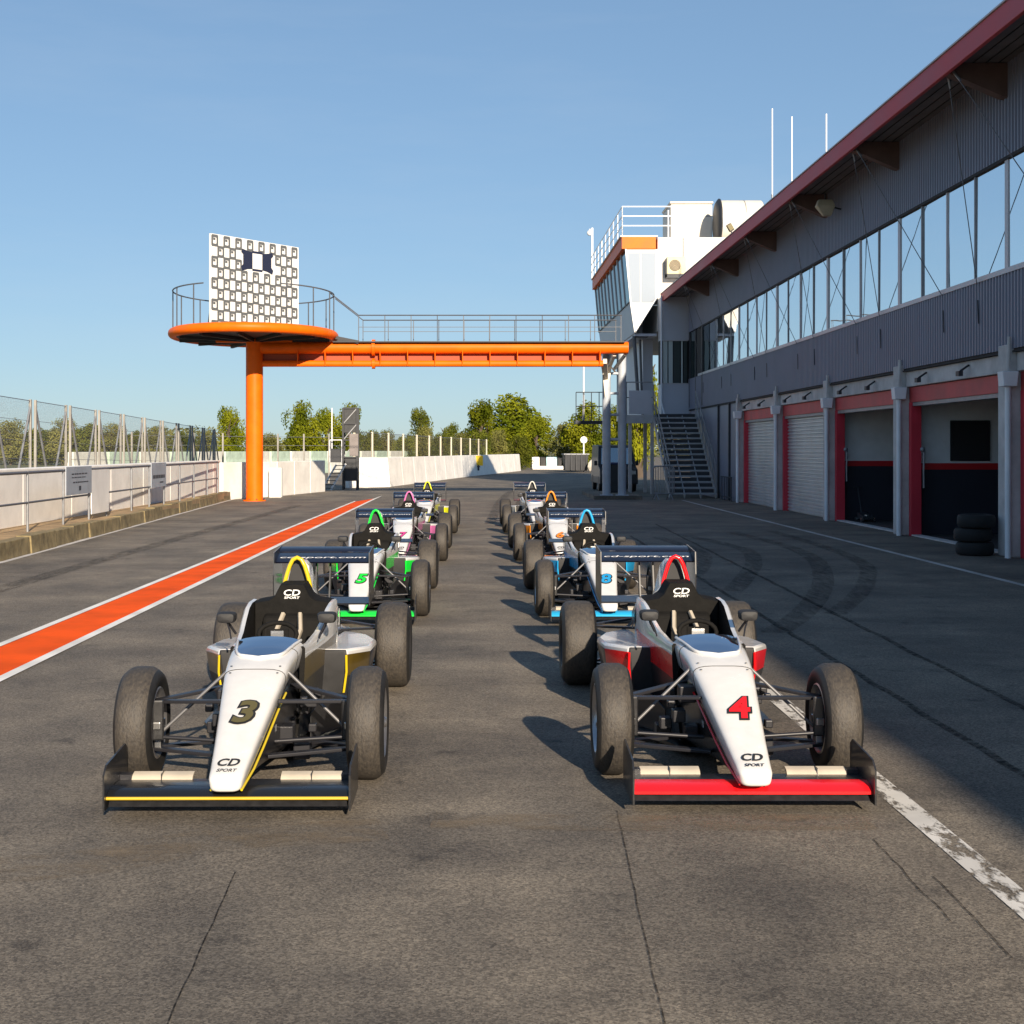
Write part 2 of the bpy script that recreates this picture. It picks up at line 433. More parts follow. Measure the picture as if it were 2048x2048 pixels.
#        y     wt    wb    z0    z1
NOSE = [(-.862,.052,.046,.148,.182),(-.855,.068,.060,.140,.198),(-.83,.078,.068,.136,.212),(-.78,.083,.071,.138,.232),(-.60,.100,.082,.178,.305),(-.40,.121,.096,.235,.388),
        (-.20,.143,.110,.300,.470),(0.0,.166,.124,.365,.545),(.12,.174,.130,.395,.578),(.25,.184,.138,.415,.598),(.40,.193,.148,.425,.611),(.48,.198,.152,.430,.615)]
def nose_top(y): return lerp_tab(NOSE, y)[3]
def wheel(parent, x, y, rad, width, side, front, rear=False):
    w = empty('wheel'); w.parent = parent; w.location = (x, y, rad)
    h = width/2
    prof = [(-h+.012,.168),(-h-.002,.19),(-h-.006,.215),(-h+.001,.243),(-h+.014,rad-.018),(-h+.034,rad-.004),(-h*.45,rad+.001),(0,rad+.002),(h*.45,rad+.001),(h-.034,rad-.004),(h-.014,rad-.018),(h-.001,.243),(h+.006,.215),(h+.002,.19),(h-.012,.168)]
    t = MB(); n = 56
    t.lathe(prof, (0,0,0), 'x', n)
    nf = len(prof)-1
    t.m = [0 if 4 <= (i % nf) <= 9 else 1 for i in range(n*nf)]
    t.build('tyre', [tread, rubber_side], w, smooth=40)
    r = MB(); s = side
    r.lathe([(-h+.006,.176),(-h+.002,.168),(-h+.012,.160),(-h+.03,.150),(h-.03,.150),(h-.012,.160),(h-.002,.168),(h-.006,.176)], (0,0,0), 'x', 40)
    o = h*.55*s
    for k in range(10):
        a = 2*math.pi*k/10 + .2
        c, sn = math.cos(a), math.sin(a)
        r.bar((o, .035*c, .035*sn), (o+.012*s, .152*c, .152*sn), .02, .018, up=(1,0,0))
    r.lathe([(o-.02,.0),(o-.02,.045),(o+.02,.045),(o+.03,.03),(o+.045,.022),(o+.045,0)], (0,0,0), 'x', 20)
    r.build('rim', rim_metal if front else rim_dark, w, smooth=35)
    d = MB(); q = -s*h*.35
    d.lathe([(q-.008,.05),(q-.008,.135),(q+.008,.135),(q+.008,.05)], (0,0,0), 'x', 32, closed=True)
    d.build('brake_disc', steel, w, smooth=30)
    u = MB(); u.box(q-s*.05-.018, q-s*.05+.018, -.035, .035, -.12, .11); u.box(q-.03, q+.03, .06, .12, -.05, .05); u.box(q-s*.06-.02,q-s*.06+.02,-.1,.02,-.02,.02)
    u.build('upright', steel if front else dark_metal, w, bevel=.006)
    return w
def make_car():
    car = empty('race_car')
    # nose cone and front bodywork
    m = MB(); m.loft([supsec(t[0], *t[1:]) for t in NOSE])
    nose = m.build('nose_cone', white_paint, car, smooth=50)
    # joints between the body panels
    for ys_ in (-.02, .30):
        t_ = lerp_tab(NOSE, ys_); sec = supsec(ys_, *[t_[0]+.0006, t_[1]+.0006, t_[2]-.0006, t_[3]+.0006]); q = MB(); pts_ = sorted([p for p in sec if p[2] > t_[2]+.02], key=lambda p: math.atan2(p[2]-t_[2]-.05, p[0])); q.tube(pts_, .0022, 5); q.build('panel_joint', black_matte, nose)
    for s in (-1, 1):
        for ys_ in (-.05, .015, .265, .335):
            t_ = lerp_tab(NOSE, ys_); b = MB(); b.lathe([(-.001,0),(-.001,.006),(.0015,.005),(.0015,0)], (s*t_[0]*.72, ys_, t_[3]-.001), 'z', 10); b.build('fastener', dark_metal, nose)
    # black lower keel below the white nose
    m = MB(); K = [(-.70,.045,.035,.125,.19),(-.5,.066,.05,.115,.262),(-.25,.088,.07,.105,.34),(0,.112,.10,.09,.41),(.25,.132,.13,.07,.46),(.5,.160,.16,.06,.48)]
    m.loft([supsec(t[0], *t[1:], p=5) for t in K])
    keel = m.build('lower_nose', carbon, car, smooth=50)
    for s in (-1, 1):
        v, f = text_mesh('10', .035, .05, bold=.02)
        a = MB(); a.add(place(v, (s*.108, -.08, .26), (0, s, 0), (0,0,1), .004), f); a.build('logo_print', white_print, keel)
        b = MB(); b.bar((s*.05,-.76,.13), (s*.045,-.62,.21), .012, .05); b.build('wing_pillar', carbon, car)
    # accent pinstripe along the lower nose edge
    for s in (-1, 1):
        b = MB(); b.tube([(s*.066,-.82,.14),(s*.085,-.60,.180),(s*.099,-.40,.236),(s*.113,-.20,.301),(s*.127,0,.366),(s*.135,.12,.396)], .006, 6); b.build('pinstripe', accent, car, smooth=60)
    # tinted screen panel on top of the nose
    m = MB(); rows = []
    for i in range(13):
        t = i/12; y = .10 + .38*t
        w = (.112+.052*t)*max(0, 1-(1-min(1,t*2.4))**3.2)**(1/3.2) + .002
        row = []
        for k in range(9):
            q = -1+2*k/8; x = q*w
            row.append((x, y, nose_top(min(y,.48)) + .006 - .020*abs(x/.2)**4 + .012*math.sin(math.pi*min(1,t)*.5)*(1-q*q)))
        rows.append(row)
    m.loft(rows, closed=False, cap0=False, cap1=False)
    m.build('screen', screen_tint, car, smooth=60, fix=False)
    lip = MB(); lip.tube([(r[0][0],r[0][1],r[0][2]) for r in rows[::-1]] + [(r[-1][0],r[-1][1],r[-1][2]) for r in rows], .008, 6); lip.build('screen_lip', white_paint, car, smooth=60)
    # cockpit tub, open on top
    T = [(.42,.196,.150,.590),(.60,.206,.16,.585),(.85,.226,.18,.610),(1.05,.242,.20,.655),(1.22,.252,.21,.700),(1.36,.257,.21,.716),(1.55,.257,.21,.716)]
    secs = []
    for y, w, wb, zr in T:
        wi = w-.030
        secs.append([(-wb,y,.07),(-w*.97,y,.40),(-w,y,.525),(-w,y,zr-.012),(-w+.010,y,zr),(-wi,y,zr-.004),(-wi,y,.22),(wi,y,.22),(wi,y,zr-.004),(w-.010,y,zr),(w,y,zr-.012),(w,y,.525),(w*.97,y,.40),(wb,y,.07)])
    m = MB(); m.loft(secs); n = 14
    per = [2,3,0,0,0,1,1,1,0,0,0,3,2,2]
    m.m = per*(len(T)-1) + [1, 1]
    m.build('cockpit_tub', [white_paint, cockpit_black, carbon, accent3], car, smooth=40)
    # seat, steering wheel, belts
    m = MB(); m.prism([(.75,.22),(1.45,.30),(1.48,.66),(1.38,.62),(1.25,.36),(.75,.30)], -.17, .17, 'x'); m.build('seat', cockpit_black, car, bevel=.02)
    sw = MB(); pts = [(.105*math.cos(a), .80+.02*math.sin(a), .60+.062*math.sin(a)) for a in [2*math.pi*k/18 for k in range(18)]]
    sw.tube(pts, .013, 8, closed=True); sw.box(-.06,.06,.785,.80,.57,.63)
    st = sw.build('steering_wheel', cockpit_black, car, smooth=50)
    d = MB(); d.box(-.035,.035,.778,.784,.582,.622); d.build('display', steel, st)
    b = MB()
    for s in (-1,1): b.tube([(s*.05,1.40,.64),(s*.07,1.25,.56),(s*.05,1.10,.48)], .016, 6)
    b.build('harness', flap_silver, car, smooth=60)
    m = MB(); m.box(-.10,.10,.60,.68,.555,.60); m.box(-.14,-.10,.64,.76,.53,.58); m.build('dashboard', steel, car, bevel=.012)
    # padded headrest with logo
    hr = [(.07,.815),(.086,.785),(.105,.748),(.14,.722),(.19,.714),(.226,.706),(.228,.5),(.19,.26)]
    poly = [(-x,z) for x,z in hr[::-1]] + hr
    m = MB(); m.loft([[(x*.97, 1.425+.02*(z<.6), z*1.0-.004) for x,z in poly],[(x,1.45,z) for x,z in poly],[(x,1.66,z) for x,z in poly]])
    head = m.build('headrest', cockpit_black, car, smooth=30)
    lg = MB()
    for s_, h_, w_, z_, bo in (('CD',.036,.098,.766,.014),('SPORT',.014,.094,.736,.02)):
        v, f = text_mesh(s_, h_, w_, bold=bo, shear=.15); lg.add(place(v, (0,1.425,z_), (1,0,0), (0,0,1), .005), f)
    lg.build('logo_print', white_print, head)
    # roll hoop and airbox
    arch = [(.081,.770),(.074,.810),(.062,.855),(.046,.905),(.026,.943),(0,.956)]
    pts = [(-x,1.67,z) for x,z in arch] + [(x,1.67,z) for x,z in arch[-2::-1]]
    m = MB(); m.tube(pts, .0135, 8); m.build('roll_hoop', accent, car, smooth=60)
    m = MB(); m.add([(p[0]*.9,1.74,p[2]-.008) for p in pts], [tuple(range(len(pts)))]); m.box(-.06,.06,1.66,1.70,.795,.81); m.build('airbox_mouth', black_matte, car)
    # engine cover
    E = [(1.56,.255,.705,.085,.735),(1.75,.242,.695,.078,.735),(1.755,.242,.70,.066,.925),(1.84,.235,.69,.066,.935),(2.0,.215,.65,.060,.90),(2.25,.185,.57,.045,.80),(2.5,.15,.48,.035,.68),(2.75,.12,.42,.03,.56),(3.0,.085,.36,.028,.44)]
    secs = []
    for y, ws, zs, wt, zt in E:
        half = [(ws*.8,.16),(ws,.30),(ws,zs-.06),(ws*.93,zs-.02),(ws*.52,zs-.005),(max(wt*1.02,.045),zs+.32*(zt-zs)),(wt*.96,zt-.03),(wt*.6,zt-.004)]
        secs.append([(x,y,z) for x,z in half] + [(-x,y,z) for x,z in half[::-1]])
    m = MB(); m.loft(secs); m.build('engine_cover', white_paint, car, smooth=42)
    fl = MB(); 
    for s in (-1,1):
        fl = MB(); fl.bar((s*.262,1.62,.60),(s*.235,2.0,.52),.004,.10); fl.build('cover_stripe', navy, car)
    # side pods
    pl = [(.205,1.03),(.36,1.02),(.475,1.26),(.478,1.75),(.40,2.15),(.26,2.45),(.205,2.45)]
    zt = [.486-.06*(p[1]-1.03) for p in pl]
    for s in (-1, 1):
        m = MB(); n = len(pl)
        top = [(s*x,y,z) for (x,y),z in zip(pl,zt)]
        mid = [(s*(x+.004),y-.004,z-.03) for (x,y),z in zip(pl,zt)]
        mid2 = [(s*(x-.01*(i in (1,2,3,4))),y+.01,.33) for i,(x,y) in enumerate(pl)]
        bot = [(s*(.205+(x-.205)*.72),y+.05,.06) for x,y in pl]
        m.loft([bot,mid2,mid,top])
        ms = []
        for ring in range(3):
            for k in range(n):
                if k == 0: ms.append(1)                      # inlet
                elif k == 6: ms.append(1)
                elif ring == 0: ms.append(1)
                elif ring == 1: ms.append(2 if k in (1,) else (3 if k == 2 else 1))
                else: ms.append(0)
        m.m = ms + [1, 0]
        m.build('side_pod', [white_paint, black_matte, accent3, navy], car, bevel=.014, smooth=30)
        q = MB(); q.tube([(s*.360,1.008,.455),(s*.362,1.004,.36),(s*.345,1.012,.24),(s*.30,1.03,.12)], .007, 6); q.build('inlet_lip', accent, car, smooth=60)
        q = MB(); q.box(s*.22, s*.345, 1.06, 1.08, .12, .45); q.build('radiator', steel, car)
        # mirror
        mi = MB(); mi.loft([supsec(y, w_, w_*.9, z0, z1, 16) for y, w_, z0, z1 in ((.715,.018,.688,.705),(.722,.046,.673,.722),(.75,.055,.668,.728),(.79,.055,.668,.728))])
        mo = mi.build('mirror', black_matte, car, smooth=40); mo.location = (s*.275, 0, 0)
        b = MB(); b.tube([(s*.235,.83,.60),(s*.262,.80,.65),(s*.275,.765,.68)], .007, 6); b.tube([(s*.24,.70,.59),(s*.25,.72,.63),(s*.27,.75,.675)], .005, 6); b.build('mirror_stalk', dark_metal, car, smooth=60)
        g = MB(); g.box(-.045, .045, .7895, .7925, .675, .721); g.build('mirror_glass', steel, mo); 
        # barge board and floor edge
        q = MB(); q.loft([[(s*.20,.62,.06),(s*.20,.62,.20),(s*.206,.62,.20),(s*.206,.62,.06)],[(s*.27,.80,.06),(s*.27,.80,.27),(s*.277,.80,.27),(s*.277,.80,.06)],[(s*.35,.96,.06),(s*.35,.96,.25),(s*.357,.96,.25),(s*.357,.96,.06)]]); q.build('barge_board', carbon, car, smooth=40)
        # front suspension
        z = MB(); z.bar((s*.13,-.16,.405),(s*.49,-.01,.378),.045,.016); z.bar((s*.15,.26,.415),(s*.49,.01,.378),.045,.016); z.build('upper_wishbone', dark_metal, car, bevel=.004)
        z = MB(); z.bar((s*.085,-.20,.15),(s*.52,-.01,.150),.05,.017); z.bar((s*.13,.28,.13),(s*.52,.01,.150),.05,.017); z.build('lower_wishbone', dark_metal, car, bevel=.004)
        z = MB(); z.tube([(s*.155,.06,.51),(s*.485,.0,.205)], .0085, 8); z.build('pushrod', rod_grey, car, smooth=60)
        z = MB(); z.tube([(s*.11,-.10,.20),(s*.51,-.075,.22)], .010, 8); z.build('track_rod', dark_metal, car, smooth=60)
        z = MB(); z.box(s*.505, s*.545, -.04, .04, .14, .41); z.build('hub_carrier', dark_metal, car, bevel=.01)
        z = MB(); z.loft([[(s*.43,-.09,.20),(s*.43,-.09,.40),(s*.49,-.10,.40),(s*.49,-.10,.20)],[(s*.46,.02,.22),(s*.46,.02,.38),(s*.50,.02,.38),(s*.50,.02,.22)]]); z.build('brake_duct', carbon, car, bevel=.01)
        # rear suspension
        z = MB(); z.bar((s*.10,2.35,.42),(s*.46,2.63,.40),.04,.014); z.bar((s*.10,2.95,.42),(s*.46,2.67,.40),.04,.014); z.build('rear_upper_wishbone', dark_metal, car)
        z = MB(); z.bar((s*.10,2.25,.16),(s*.46,2.63,.15),.04,.014); z.bar((s*.10,3.0,.16),(s*.46,2.67,.15),.04,.014); z.build('rear_lower_wishbone', dark_metal, car)
        z = MB(); z.tube([(s*.10,2.65,.29),(s*.44,2.65,.285)], .016, 8); z.build('drive_shaft', steel, car, smooth=60)
        z = MB(); z.bar((s*.14,2.5,.47),(s*.45,2.64,.2),.016,.016); z.build('rear_pushrod', rod_grey, car)
    # mechanical clutter round the pedal box
    m = MB(); rr = random.Random(5)
    for k in range(16):
        s = -1 if k % 2 else 1
        x = s*rr.uniform(.13,.28); y = rr.uniform(.02,.5); zz = rr.uniform(.12,.38); a = rr.uniform(.015,.045)
        m.box(x-a, x+a, y-a, y+a*1.5, zz-a, zz+a)
    m.build('front_ancillaries', dark_metal, car, bevel=.006)['kind'] = 'stuff'
    # floor, gearbox, diffuser
    m = MB(); m.prism([(-.16,.35),(.16,.35),(.30,.72),(.47,1.15),(.475,2.0),(.36,2.35),(.36,3.1),(-.36,3.1),(-.36,2.35),(-.475,2.0),(-.47,1.15),(-.30,.72)], .035, .052, 'z'); m.build('floor', carbon, car)
    m = MB(); m.loft([supsec(y, w_, w_, z0, z1, 20, 5) for y, w_, z0, z1 in ((2.4,.14,.10,.45),(2.8,.11,.12,.42),(3.2,.08,.16,.38))]); m.build('gearbox', dark_metal, car, smooth=40)
    m = MB(); m.tube([(.15,2.2,.42),(.19,2.5,.40),(.21,2.8,.36)], .028, 10); m.build('exhaust', steel, car, smooth=60)
    # front wing
    def plane(halfw, prof, dy=0.0, dz=0.0):
        mm = MB(); mm.loft([[(-halfw,y+dy,z+dz) for y,z in prof],[(halfw,y+dy,z+dz) for y,z in prof]]); return mm
    LE = [(-.700,.128),(-.745,.126),(-.785,.116),(-.806,.099),(-.806,.086),(-.79,.080),(-.74,.092),(-.700,.106)]
    m = plane(.530, LE, .025, 0); m.build('wing_leading_edge', accent2, car, smooth=40)
    m = plane(.528, [(-.699,.125),(-.699,.104),(-.62,.108),(-.56,.112),(-.56,.121),(-.63,.125)], .025, 0); m.build('wing_main_plane', carbon, car, smooth=40)
    m = plane(.524, [(-.78,.076),(-.80,.056),(-.78,.052),(-.60,.052),(-.60,.060)], .025, 0); m.build('wing_lower_plane', carbon, car)
    for s in (-1, 1):
        m = MB(); m.loft([[(s*x,y,z) for y,z in ((-.545,.110),(-.557,.122),(-.548,.134),(-.53,.142),(-.50,.148),(-.50,.140),(-.53,.128))] for x in (.20,.228,.47,.475)]); 
        fo = m.build('wing_flap', flap_silver, car, smooth=45)
        b = MB(); b.box(s*.34-.002,s*.34+.002,-.5585,-.50,.108,.1495); b.build('flap_seam', carbon, fo)
        m = MB(); m.box(s*.475,s*.53,-.555,-.50,.108,.145); m.build('flap_mount', dark_metal, car)
        m = MB(); m.prism([(-.815,.045),(-.815,.20),(-.77,.238),(-.44,.262),(-.40,.235),(-.40,.045)], s*.531, s*.539, 'x'); m.build('wing_end_plate', carbon, car)
        pass
    # rear wing
    RW = [(3.13,.800),(3.12,.810),(3.15,.824),(3.24,.850),(3.34,.866),(3.34,.858),(3.24,.836)]
    m = plane(.337, RW); rw = m.build('rear_wing', navy, car, smooth=40)
    m = plane(.337, [(3.33,.868),(3.34,.876),(3.42,.893),(3.47,.898),(3.47,.892),(3.41,.882)]); m.build('rear_wing_flap', navy, car, smooth=40)
    lg = MB(); v, f = text_mesh('cd-sport.com', .042, .62, bold=.012, shear=.2)
    up = Vector((0,.09,.026)).normalized()
    lg.add(place(v, (0,3.185,.834), (1,0,0), up, .004), f); lg.build('lettering', white_print, rw)
    for s in (-1, 1):
        m = MB(); m.prism([(3.08,.50),(3.06,.72),(3.08,.88),(3.50,.905),(3.50,.55)], s*.338, s*.346, 'x'); m.build('rear_wing_end_plate', carbon, car)
        m = MB(); m.bar((s*.05,3.1,.36),(s*.05,3.26,.83),.01,.07); m.build('rear_wing_pylon', carbon, car)
    m = plane(.337, [(3.15,.50),(3.16,.51),(3.36,.535),(3.36,.525)]); m.build('rear_beam_wing', carbon, car)
    m = MB(); m.prism([(2.9,.06),(3.45,.20),(3.45,.215),(2.9,.08)], -.34, .34, 'x'); m.build('diffuser', carbon, car)
    for s in (-1, 1):
        wheel(car, s*.556, 0, .273, .172, s, True)
        wheel(car, s*.540, 2.65, .285, .225, s, False, True)
    return car
def tree_of(o):
    out = [o]
    for c in o.children: out += tree_of(c)
    return out
def copy_tree(o, parent=None):
    c = o.copy(); COL.objects.link(c); c.parent = parent
    for ch in list(o.children): copy_tree(ch, c)
    return c
car0 = make_car()
bpy.context.view_layer.update()
#        centre x, axle y, yaw, accent colour, wing colour, number, number colour, label
ROSTER = [
 (-1.10, 6.84, .4, (.62,.47,.015), (.010,.010,.011), '3', (.10,.085,.03), 'white single-seater with yellow roll hoop and dark 3 on its nose'),
 (1.225, 6.94, -.1, (.80,.008,.012), (.80,.008,.012), '4', (.80,.008,.012), 'white single-seater with red front wing and red 4 on its nose'),
 (-1.115, 13.5, .2, (.01,.72,.05), (.01,.62,.05), '5', (.01,.66,.04), 'white single-seater with green roll hoop, green wing and green 5'),
 (1.20, 13.5, .3, (.02,.36,.72), (.02,.36,.66), '8', (.02,.30,.62), 'white single-seater with pale blue front wing and blue 8'),
 (-1.085, 20.15, .0, (.62,.16,.40), (.55,.10,.32), '7', (.6,.04,.25), 'white single-seater with pink roll hoop, third back in the left row'),
 (1.16, 20.2, .2, (.85,.27,.01), (.80,.20,.01), '6', (.85,.22,.01), 'white single-seater with orange roll hoop and orange number'),
 (-1.04, 26.8, .0, (.80,.82,.02), (.78,.80,.02), '2', (.7,.7,.02), 'white single-seater with lime yellow roll hoop, rearmost of the left row'),
 (1.12, 27.0, .0, (.62,.60,.54), (.4,.4,.4), '1', (.05,.05,.05), 'white single-seater with plain white roll hoop, rearmost of the right row'),
]
nose_up = Vector((0, .40, .165)).normalized()
cars = [car0] + [copy_tree(car0) for _ in ROSTER[1:]]
for i, (cx, ay, yaw, ac, wc, num, nc, lab) in enumerate(ROSTER):
    car = cars[i]
    am = pm('accent_paint_%s' % num, ac, .28, coat=.5, var=.06)
    qm = am if num != '3' else pm('panel_paint_3', (.085,.055,.006), .3, coat=.5, var=.3, vs_=5)
    wm = pm('wing_paint_%s' % num, wc, .28, coat=.5, var=.06)
    for o in tree_of(car):
        for sl in o.material_slots:
            if sl.material in (accent, accent2, accent3):
                mt = am if sl.material is accent else (wm if sl.material is accent2 else qm)
                sl.link = 'OBJECT'; sl.material = mt
    car.location = (cx, ay, 0); car.rotation_euler = (0, 0, R(yaw))
    tag(car, lab, 'race car', 'racing cars lined up in two rows')
    for bold, mt, off, nm in ((.075, black_print, .004, 'number_outline'), (.028, pm('number_paint_%s' % num, nc, .45), .007, 'number')):
        v, f = text_mesh(num, .195 + (bold-.05)*.5, .115 + (bold-.05)*.5, bold=bold, shear=.18)
        a = MB(); a.add(place(v, (.01, -.385, nose_top(-.385)), (1,0,0), nose_up, off), f); a.build(nm, mt, car)
    a = MB()
    for s_, h_, w_, y_, bo in (('CD',.056,.098,-.755,.03),('SPORT',.022,.090,-.810,.02)):
        v, f = text_mesh(s_, h_, w_, bold=bo, shear=.25); a.add(place(v, (0, y_, nose_top(y_)), (1,0,0), nose_up, .005), f)
    a.build('logo_print', black_print, car)
    if num == '3':
        a = MB(); a.tube([(-.53,-.784,.094),(.53,-.784,.094)], .0075, 8); a.build('wing_pinstripe', pm('gold_pinstripe', (.62,.40,.03), .3, coat=.5), car, smooth=60)
# ---------------------------------------------------------------- pit building on the right
clad = pm('grey_metal_cladding', (.20,.212,.275), .5, metal=.1, var=.10, vs_=.8)
clad_flat = pm('grey_flat_panel', (.50,.52,.58), .5, metal=.15, var=.08, vs_=.6)
maroon = pm('maroon_fascia_paint', (.52,.045,.055), .55, var=.10, vs_=.7)
soffit_m = pm('soffit_boards', (.16,.145,.14), .7, var=.2, vs_=2)
beam_brown = pm('brown_roof_beam', (.14,.085,.07), .6, var=.2)
red_frame = pm('red_door_frame', (.62,.03,.055), .5, var=.12, vs_=1.5)
red_faded = pm('faded_red_lintel', (.55,.075,.075), .6, var=.2, vs_=1.5)
shutter_m = pm('roller_shutter_metal', (.48,.51,.54), .4, metal=.5, var=.12, vs_=2)
pipe_white = pm('pale_downpipe', (.76,.78,.82), .5, var=.08)
frame_alu = pm('window_frame_alu', (.50,.48,.50), .45, metal=.4, var=.1)
garage_white = pm('garage_white_wall', (.84,.84,.84), .85, var=.08)
garage_navy = pm('garage_navy_wall', (.022,.024,.038), .7, var=.1)
garage_red = pm('garage_red_band', (.62,.015,.02), .6)
garage_floor = pm('garage_floor', (.06,.055,.055), .5, var=.2)
inside_dark = pm('dark_interior', (.02,.02,.022), .8)
solar_glass = glass_material('solar_window_glass', (.90,.94,.96), .84, (.22,.24,.25))
tower_glass = glass_material('tower_window_glass', (.80,.82,.84), .30, (.42,.45,.49))
door_glass = glass_material('door_glass', (.7,.78,.8), .55, (.02,.03,.03))

PB = empty('pit_building', (8, 30, 0), 'long grey pit building with maroon eave, window band and garages', 'building')
def pb(mb, name, mat, **k):
    o = mb.build(name, mat, None, **k); o.parent = PB; o.matrix_parent_inverse = Matrix.Translation((-8,-30,0)); return o
XW = 8.0
YP = [15.6, 20.95, 26.3, 31.7, 37.1, 42.5]           # pillar lines
Y0, Y1 = -26.0, 52.5
# corrugated cladding sheets
def corrugated(y0, y1, z0, z1, pitch=.125, x=XW, d=.028):
    v = []; y = y0; m = MB(); pts = []
    while y < y1 - 1e-6:
        for t, xx in ((0,x),(.42,x),(.52,x-d),(.88,x-d)): pts.append((xx, min(y+t*pitch, y1)))
        y += pitch
    pts.append((x, y1))
    for px, py in pts: v += [(px,py,z0),(px,py,z1)]
    m.add(v, [(2*i,2*i+1,2*i+3,2*i+2) for i in range(len(pts)-1)]); return m
pb(corrugated(10, Y1, 6.05, 7.45), 'upper_cladding', clad)
pb(corrugated(10, Y1, 3.13, 4.28), 'lower_cladding', clad)
m = MB(); m.box(XW, XW+.1, Y0, 10, 3.13, 7.45); pb(m, 'cladding_panel', clad)
m = MB(); m.box(XW+.005, XW+.1, 10, Y1, 3.10, 4.27); m.box(XW+.005, XW+.1, 10, Y1, 6.06, 7.45); pb(m, 'cladding_backing', inside_dark)
m = MB(); m.box(XW-.02, 20, Y0, Y1, 3.075, 3.10); pb(m, 'floor_slab', inside_dark)
# window band
m = MB(); m.box(XW-.04, XW+.08, 10, 50.2, 4.28, 4.36); pb(m, 'window_sill', frame_alu)
m = MB(); m.box(XW-.03, XW+.08, 10, 50.2, 6.00, 6.05); pb(m, 'window_head', inside_dark)
m = MB(); m.box(XW+.4, XW+.45, 10, 50.2, 4.3, 6.05); pb(m, 'window_room_wall', inside_dark)
ys = []; y = 15.6 - 5.4*1
lines = [10.2] + YP + [47.9]
rp = random.Random(21)
for a, b in zip(lines, lines[1:]):
    step = (b-a)/4
    for k in range(4):
        e0, e1, e2 = (rp.uniform(-.006,.006) for _ in range(3))
        ya, yb = a+k*step+.02, a+(k+1)*step-.02
        q = MB(); q.add([(XW+.012+e0,ya,4.36),(XW+.012+e1,yb,4.36),(XW+.012+e1+e2,yb,6.0),(XW+.012+e0+e2,ya,6.0),(XW+.03,ya,4.36),(XW+.03,yb,4.36),(XW+.03,yb,6.0),(XW+.03,ya,6.0)], [(0,3,2,1),(4,5,6,7),(0,1,5,4),(1,2,6,5),(2,3,7,6),(3,0,4,7)]); pb(q, 'window_pane', solar_glass)
        w = .13 if k == 0 else .05
        q = MB(); q.box(XW-.010, XW+.05, a+k*step-w/2, a+k*step+w/2, 4.36, 6.0); pb(q, 'mullion', frame_alu if k in (0, 2) else galv)
# glazed door at the far end of the upper floor
for k in range(3):
    q = MB(); q.box(XW+.01, XW+.02, 48.0+k*1.45, 49.3+k*1.45, 3.3 if k else 4.36, 6.0); pb(q, 'glazed_panel', door_glass if k != 1 else inside_dark)
    q = MB(); q.box(XW-.03, XW+.04, 49.3+k*1.45, 49.45+k*1.45, 3.2, 6.05); pb(q, 'door_post', dark_steel)
# eave, soffit, roof
XE = 7.05
m = MB(); m.box(XE-.04, XE+.03, Y0, 53.2, 7.26, 7.57); pb(m, 'eave_fascia', maroon, bevel=.01)
m = MB(); m.box(XE-.06, XE+.01, Y0, 53.22, 7.575, 7.60); pb(m, 'eave_drip_edge', pm('eave_trim_pale', (.5,.45,.45), .5)) 
m = MB(); m.box(XE+.03, 8.02, Y0, 53.1, 7.45, 7.49); pb(m, 'soffit', soffit_m)
for k in range(1, 5):
    m = MB(); m.box(XE+.03+k*.19-.01, XE+.03+k*.19, 10, 53.1, 7.435, 7.448); pb(m, 'soffit_board_joint', inside_dark)
m = MB(); m.prism([(XE,7.50),(XE,7.56),(22,8.4),(22,8.3)], Y0, 53.15, 'y'); pb(m, 'roof', clad_flat)
m = MB(); m.box(19.9, 20, Y0, 52.4, 0, 8.2); pb(m, 'rear_wall', clad_flat)
m = MB(); m.prism([(8.4,3.1),(8.4,7.45),(20,8.1),(20,3.1)], 52.35, 52.45, 'y'); pb(m, 'gable_wall', clad_flat)
m = MB(); m.prism([(8.1,0),(8.1,7.45),(20,8.1),(20,0)], Y0+.1, Y0+.2, 'y'); pb(m, 'gable_wall', clad_flat)
m = MB(); m.box(8.3, 8.4, Y0+.2, 15.3, 0, 3.07); pb(m, 'garage_front_wall', garage_white)
for y in YP + [47.9]:
    m = MB(); m.prism([(XE+.03,7.28),(XE+.03,7.44),(8.0,7.44),(8.0,6.92),(7.9,6.94),(7.3,7.20)], y-.10, y+.10, 'y'); pb(m, 'roof_bracket', beam_brown)
    for dy, sg in ((-2.6,-1),(1.1,1)):
        m = MB(); m.tube([(XE+.10,y+sg*.12,7.30),(XW-.06,y+dy,4.25)], .0075, 6); pb(m, 'tie_rod', rail_grey, smooth=60)
        m = MB(); m.tube([(XE+.10,y+sg*.12,7.30),(XE+.155,y+sg*.12+(dy-sg*.12)*.058,7.13)], .020, 6); pb(m, 'rod_clamp', galv, smooth=60)
        m = MB(); m.bar((XW-.045,y+dy-.03,3.62),(XW-.035,y+dy+.03,4.0),.012,.02); pb(m, 'rod_anchor', inside_dark)
